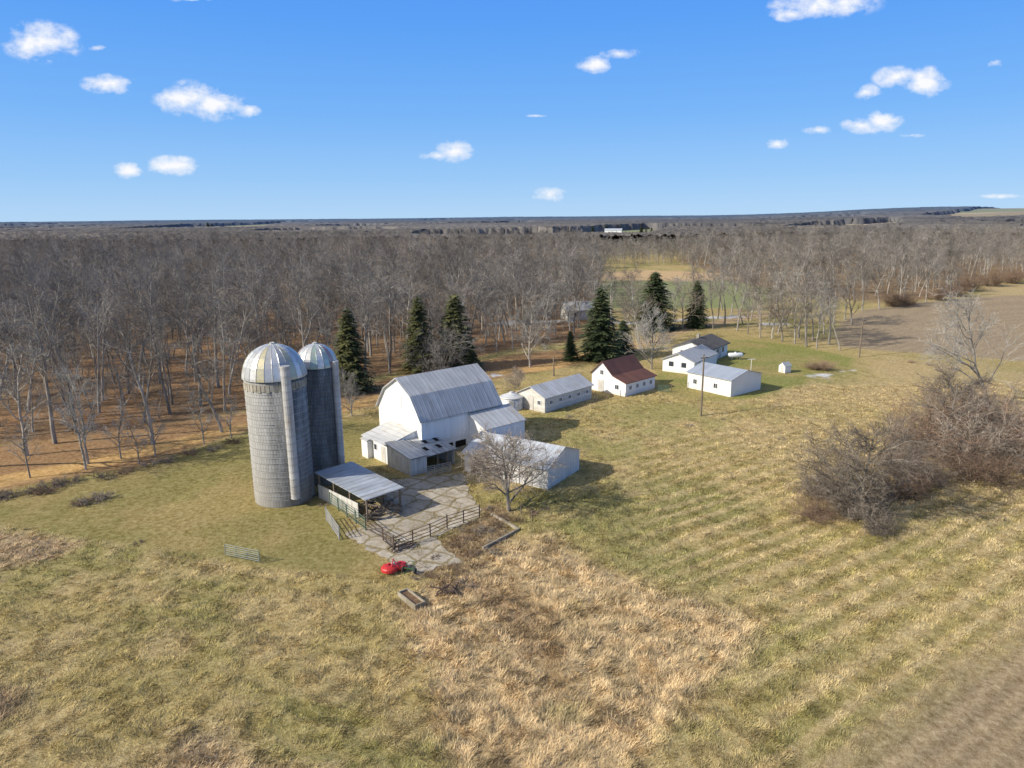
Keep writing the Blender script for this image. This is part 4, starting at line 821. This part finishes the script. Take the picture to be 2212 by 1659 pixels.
# ------------------------------------------------------------ light
sh=Vector((.94,.33)).normalized(); el=math.radians(32)
sdv=Vector((-sh.x*math.cos(el),-sh.y*math.cos(el),math.sin(el)))
li=bpy.data.lights.new('sun','SUN'); li.energy=5.0; li.angle=math.radians(.53); li.color=(1,.945,.85); lo=bpy.data.objects.new('sun',li); COL.objects.link(lo); lo.rotation_euler=sdv.to_track_quat('Z','Y').to_euler()
w=bpy.data.worlds.new('World'); scene.world=w; w.use_nodes=True; nt=w.node_tree; bg=nt.nodes['Background']; bg.inputs[1].default_value=.12
sk=N(nt,'ShaderNodeTexSky'); sk.sky_type='NISHITA'; sk.sun_disc=False; sk.sun_elevation=el; sk.sun_rotation=math.atan2(sdv.x,sdv.y); sk.altitude=200; sk.air_density=1.0; sk.dust_density=.3; sk.ozone_density=3
tc=N(nt,'ShaderNodeTexCoord'); s=N(nt,'ShaderNodeSeparateXYZ'); nt.links.new(tc.outputs['Generated'],s.inputs[0])
rmp=N(nt,'ShaderNodeValToRGB'); nt.links.new(s.outputs['Z'],rmp.inputs[0]); e=rmp.color_ramp.elements
stops=[(0,(.44,.68,.96)),(.05,(.31,.58,.96)),(.13,(.18,.46,.96)),(.24,(.10,.36,.95)),(.38,(.065,.29,.92)),(.55,(.06,.17,.50)),(1,(.07,.13,.30))]  # upper stops, above the view, darkened to weaken blue fill
e[0].position=0; e[0].color=(*stops[0][1],1); e[1].position=1; e[1].color=(*stops[-1][1],1)
for p_,c_2 in stops[1:-1]: k=e.new(p_); k.color=(*c_2,1)
rs=N(nt,'ShaderNodeVectorMath'); rs.operation='SCALE'; rs.inputs['Scale'].default_value=1/.12; nt.links.new(rmp.outputs[0],rs.inputs[0])
skyc=mixc(nt,.92,sk.outputs[0],rs.outputs[0])
dt=N(nt,'ShaderNodeVectorMath'); dt.operation='DOT_PRODUCT'; nt.links.new(tc.outputs['Generated'],dt.inputs[0]); dt.inputs[1].default_value=tuple(sdv)
au=ramp(nt,dt.outputs['Value'],.42,1.0)
skyc=mixc(nt,mathn(nt,'MULTIPLY',au,.9),skyc,(9.0,8.2,6.8))  # warm white added around the sun, out of view, to neutralise blue fill
yy=mathn(nt,'MAXIMUM',s.outputs['Y'],.02); px_=mathn(nt,'DIVIDE',s.outputs['X'],yy); pz_=mathn(nt,'DIVIDE',s.outputs['Z'],yy)
cb=N(nt,'ShaderNodeCombineXYZ'); nt.links.new(px_,cb.inputs[0]); nt.links.new(pz_,cb.inputs[2])
clouds=[(90,90,78,34),(232,181,54,18),(405,212,66,30),(470,225,72,30),(535,238,26,14),(273,368,32,15),(373,358,52,18),(982,326,38,20),(945,336,34,10),(1285,140,36,17),(1335,116,40,11),(1188,420,38,15),(1870,198,30,14),(1935,168,44,20),(2000,178,48,26),(1860,270,42,15),(1905,264,44,20),(1678,310,26,10),(1768,281,30,8),(1780,8,110,24),(1700,30,40,14),(2150,424,60,5),(2148,137,22,8),(1160,250,24,3),(420,-2,60,5),(212,104,22,5),(1970,292,26,5)]
acc=None
for u_,v_,a_,b_ in clouds:
    d=ray(u_,v_); cx_,cz_=d.x/d.y,d.z/d.y; q=1/d.y
    s1=N(nt,'ShaderNodeVectorMath'); s1.operation='SUBTRACT'; nt.links.new(cb.outputs[0],s1.inputs[0]); s1.inputs[1].default_value=(cx_,0,cz_)
    s2=N(nt,'ShaderNodeVectorMath'); s2.operation='MULTIPLY'; nt.links.new(s1.outputs[0],s2.inputs[0]); s2.inputs[1].default_value=(F/(a_*1.3*q),0,F/(b_*1.4*q))
    s3=N(nt,'ShaderNodeVectorMath'); s3.operation='LENGTH'; nt.links.new(s2.outputs[0],s3.inputs[0])
    k=min(1,b_/16)*.45+.55
    val=mathn(nt,'MULTIPLY',mathn(nt,'SUBTRACT',1.0,s3.outputs['Value']),k); acc=val if acc is None else mathn(nt,'MAXIMUM',acc,val)
mp=N(nt,'ShaderNodeMapping'); mp.inputs['Scale'].default_value=(1,1,1.6); nt.links.new(cb.outputs[0],mp.inputs[0])
nz=noise(nt,34,9,mp.outputs[0],.62); nz2=noise(nt,12,3,mp.outputs[0],.5)
dens=mathn(nt,'ADD',acc,mathn(nt,'ADD',mathn(nt,'MULTIPLY',mathn(nt,'SUBTRACT',nz,.53),2.0),mathn(nt,'MULTIPLY',mathn(nt,'SUBTRACT',nz2,.5),1.1)))
dens=mathn(nt,'MULTIPLY',ramp(nt,dens,.08,.85),ramp(nt,acc,0,.22))
c=mixc(nt,dens,skyc,(8.0,8.1,8.4)); nt.links.new(c,bg.inputs[0])
scene.view_settings.view_transform='Standard'; scene.view_settings.look='None'; scene.view_settings.exposure=0
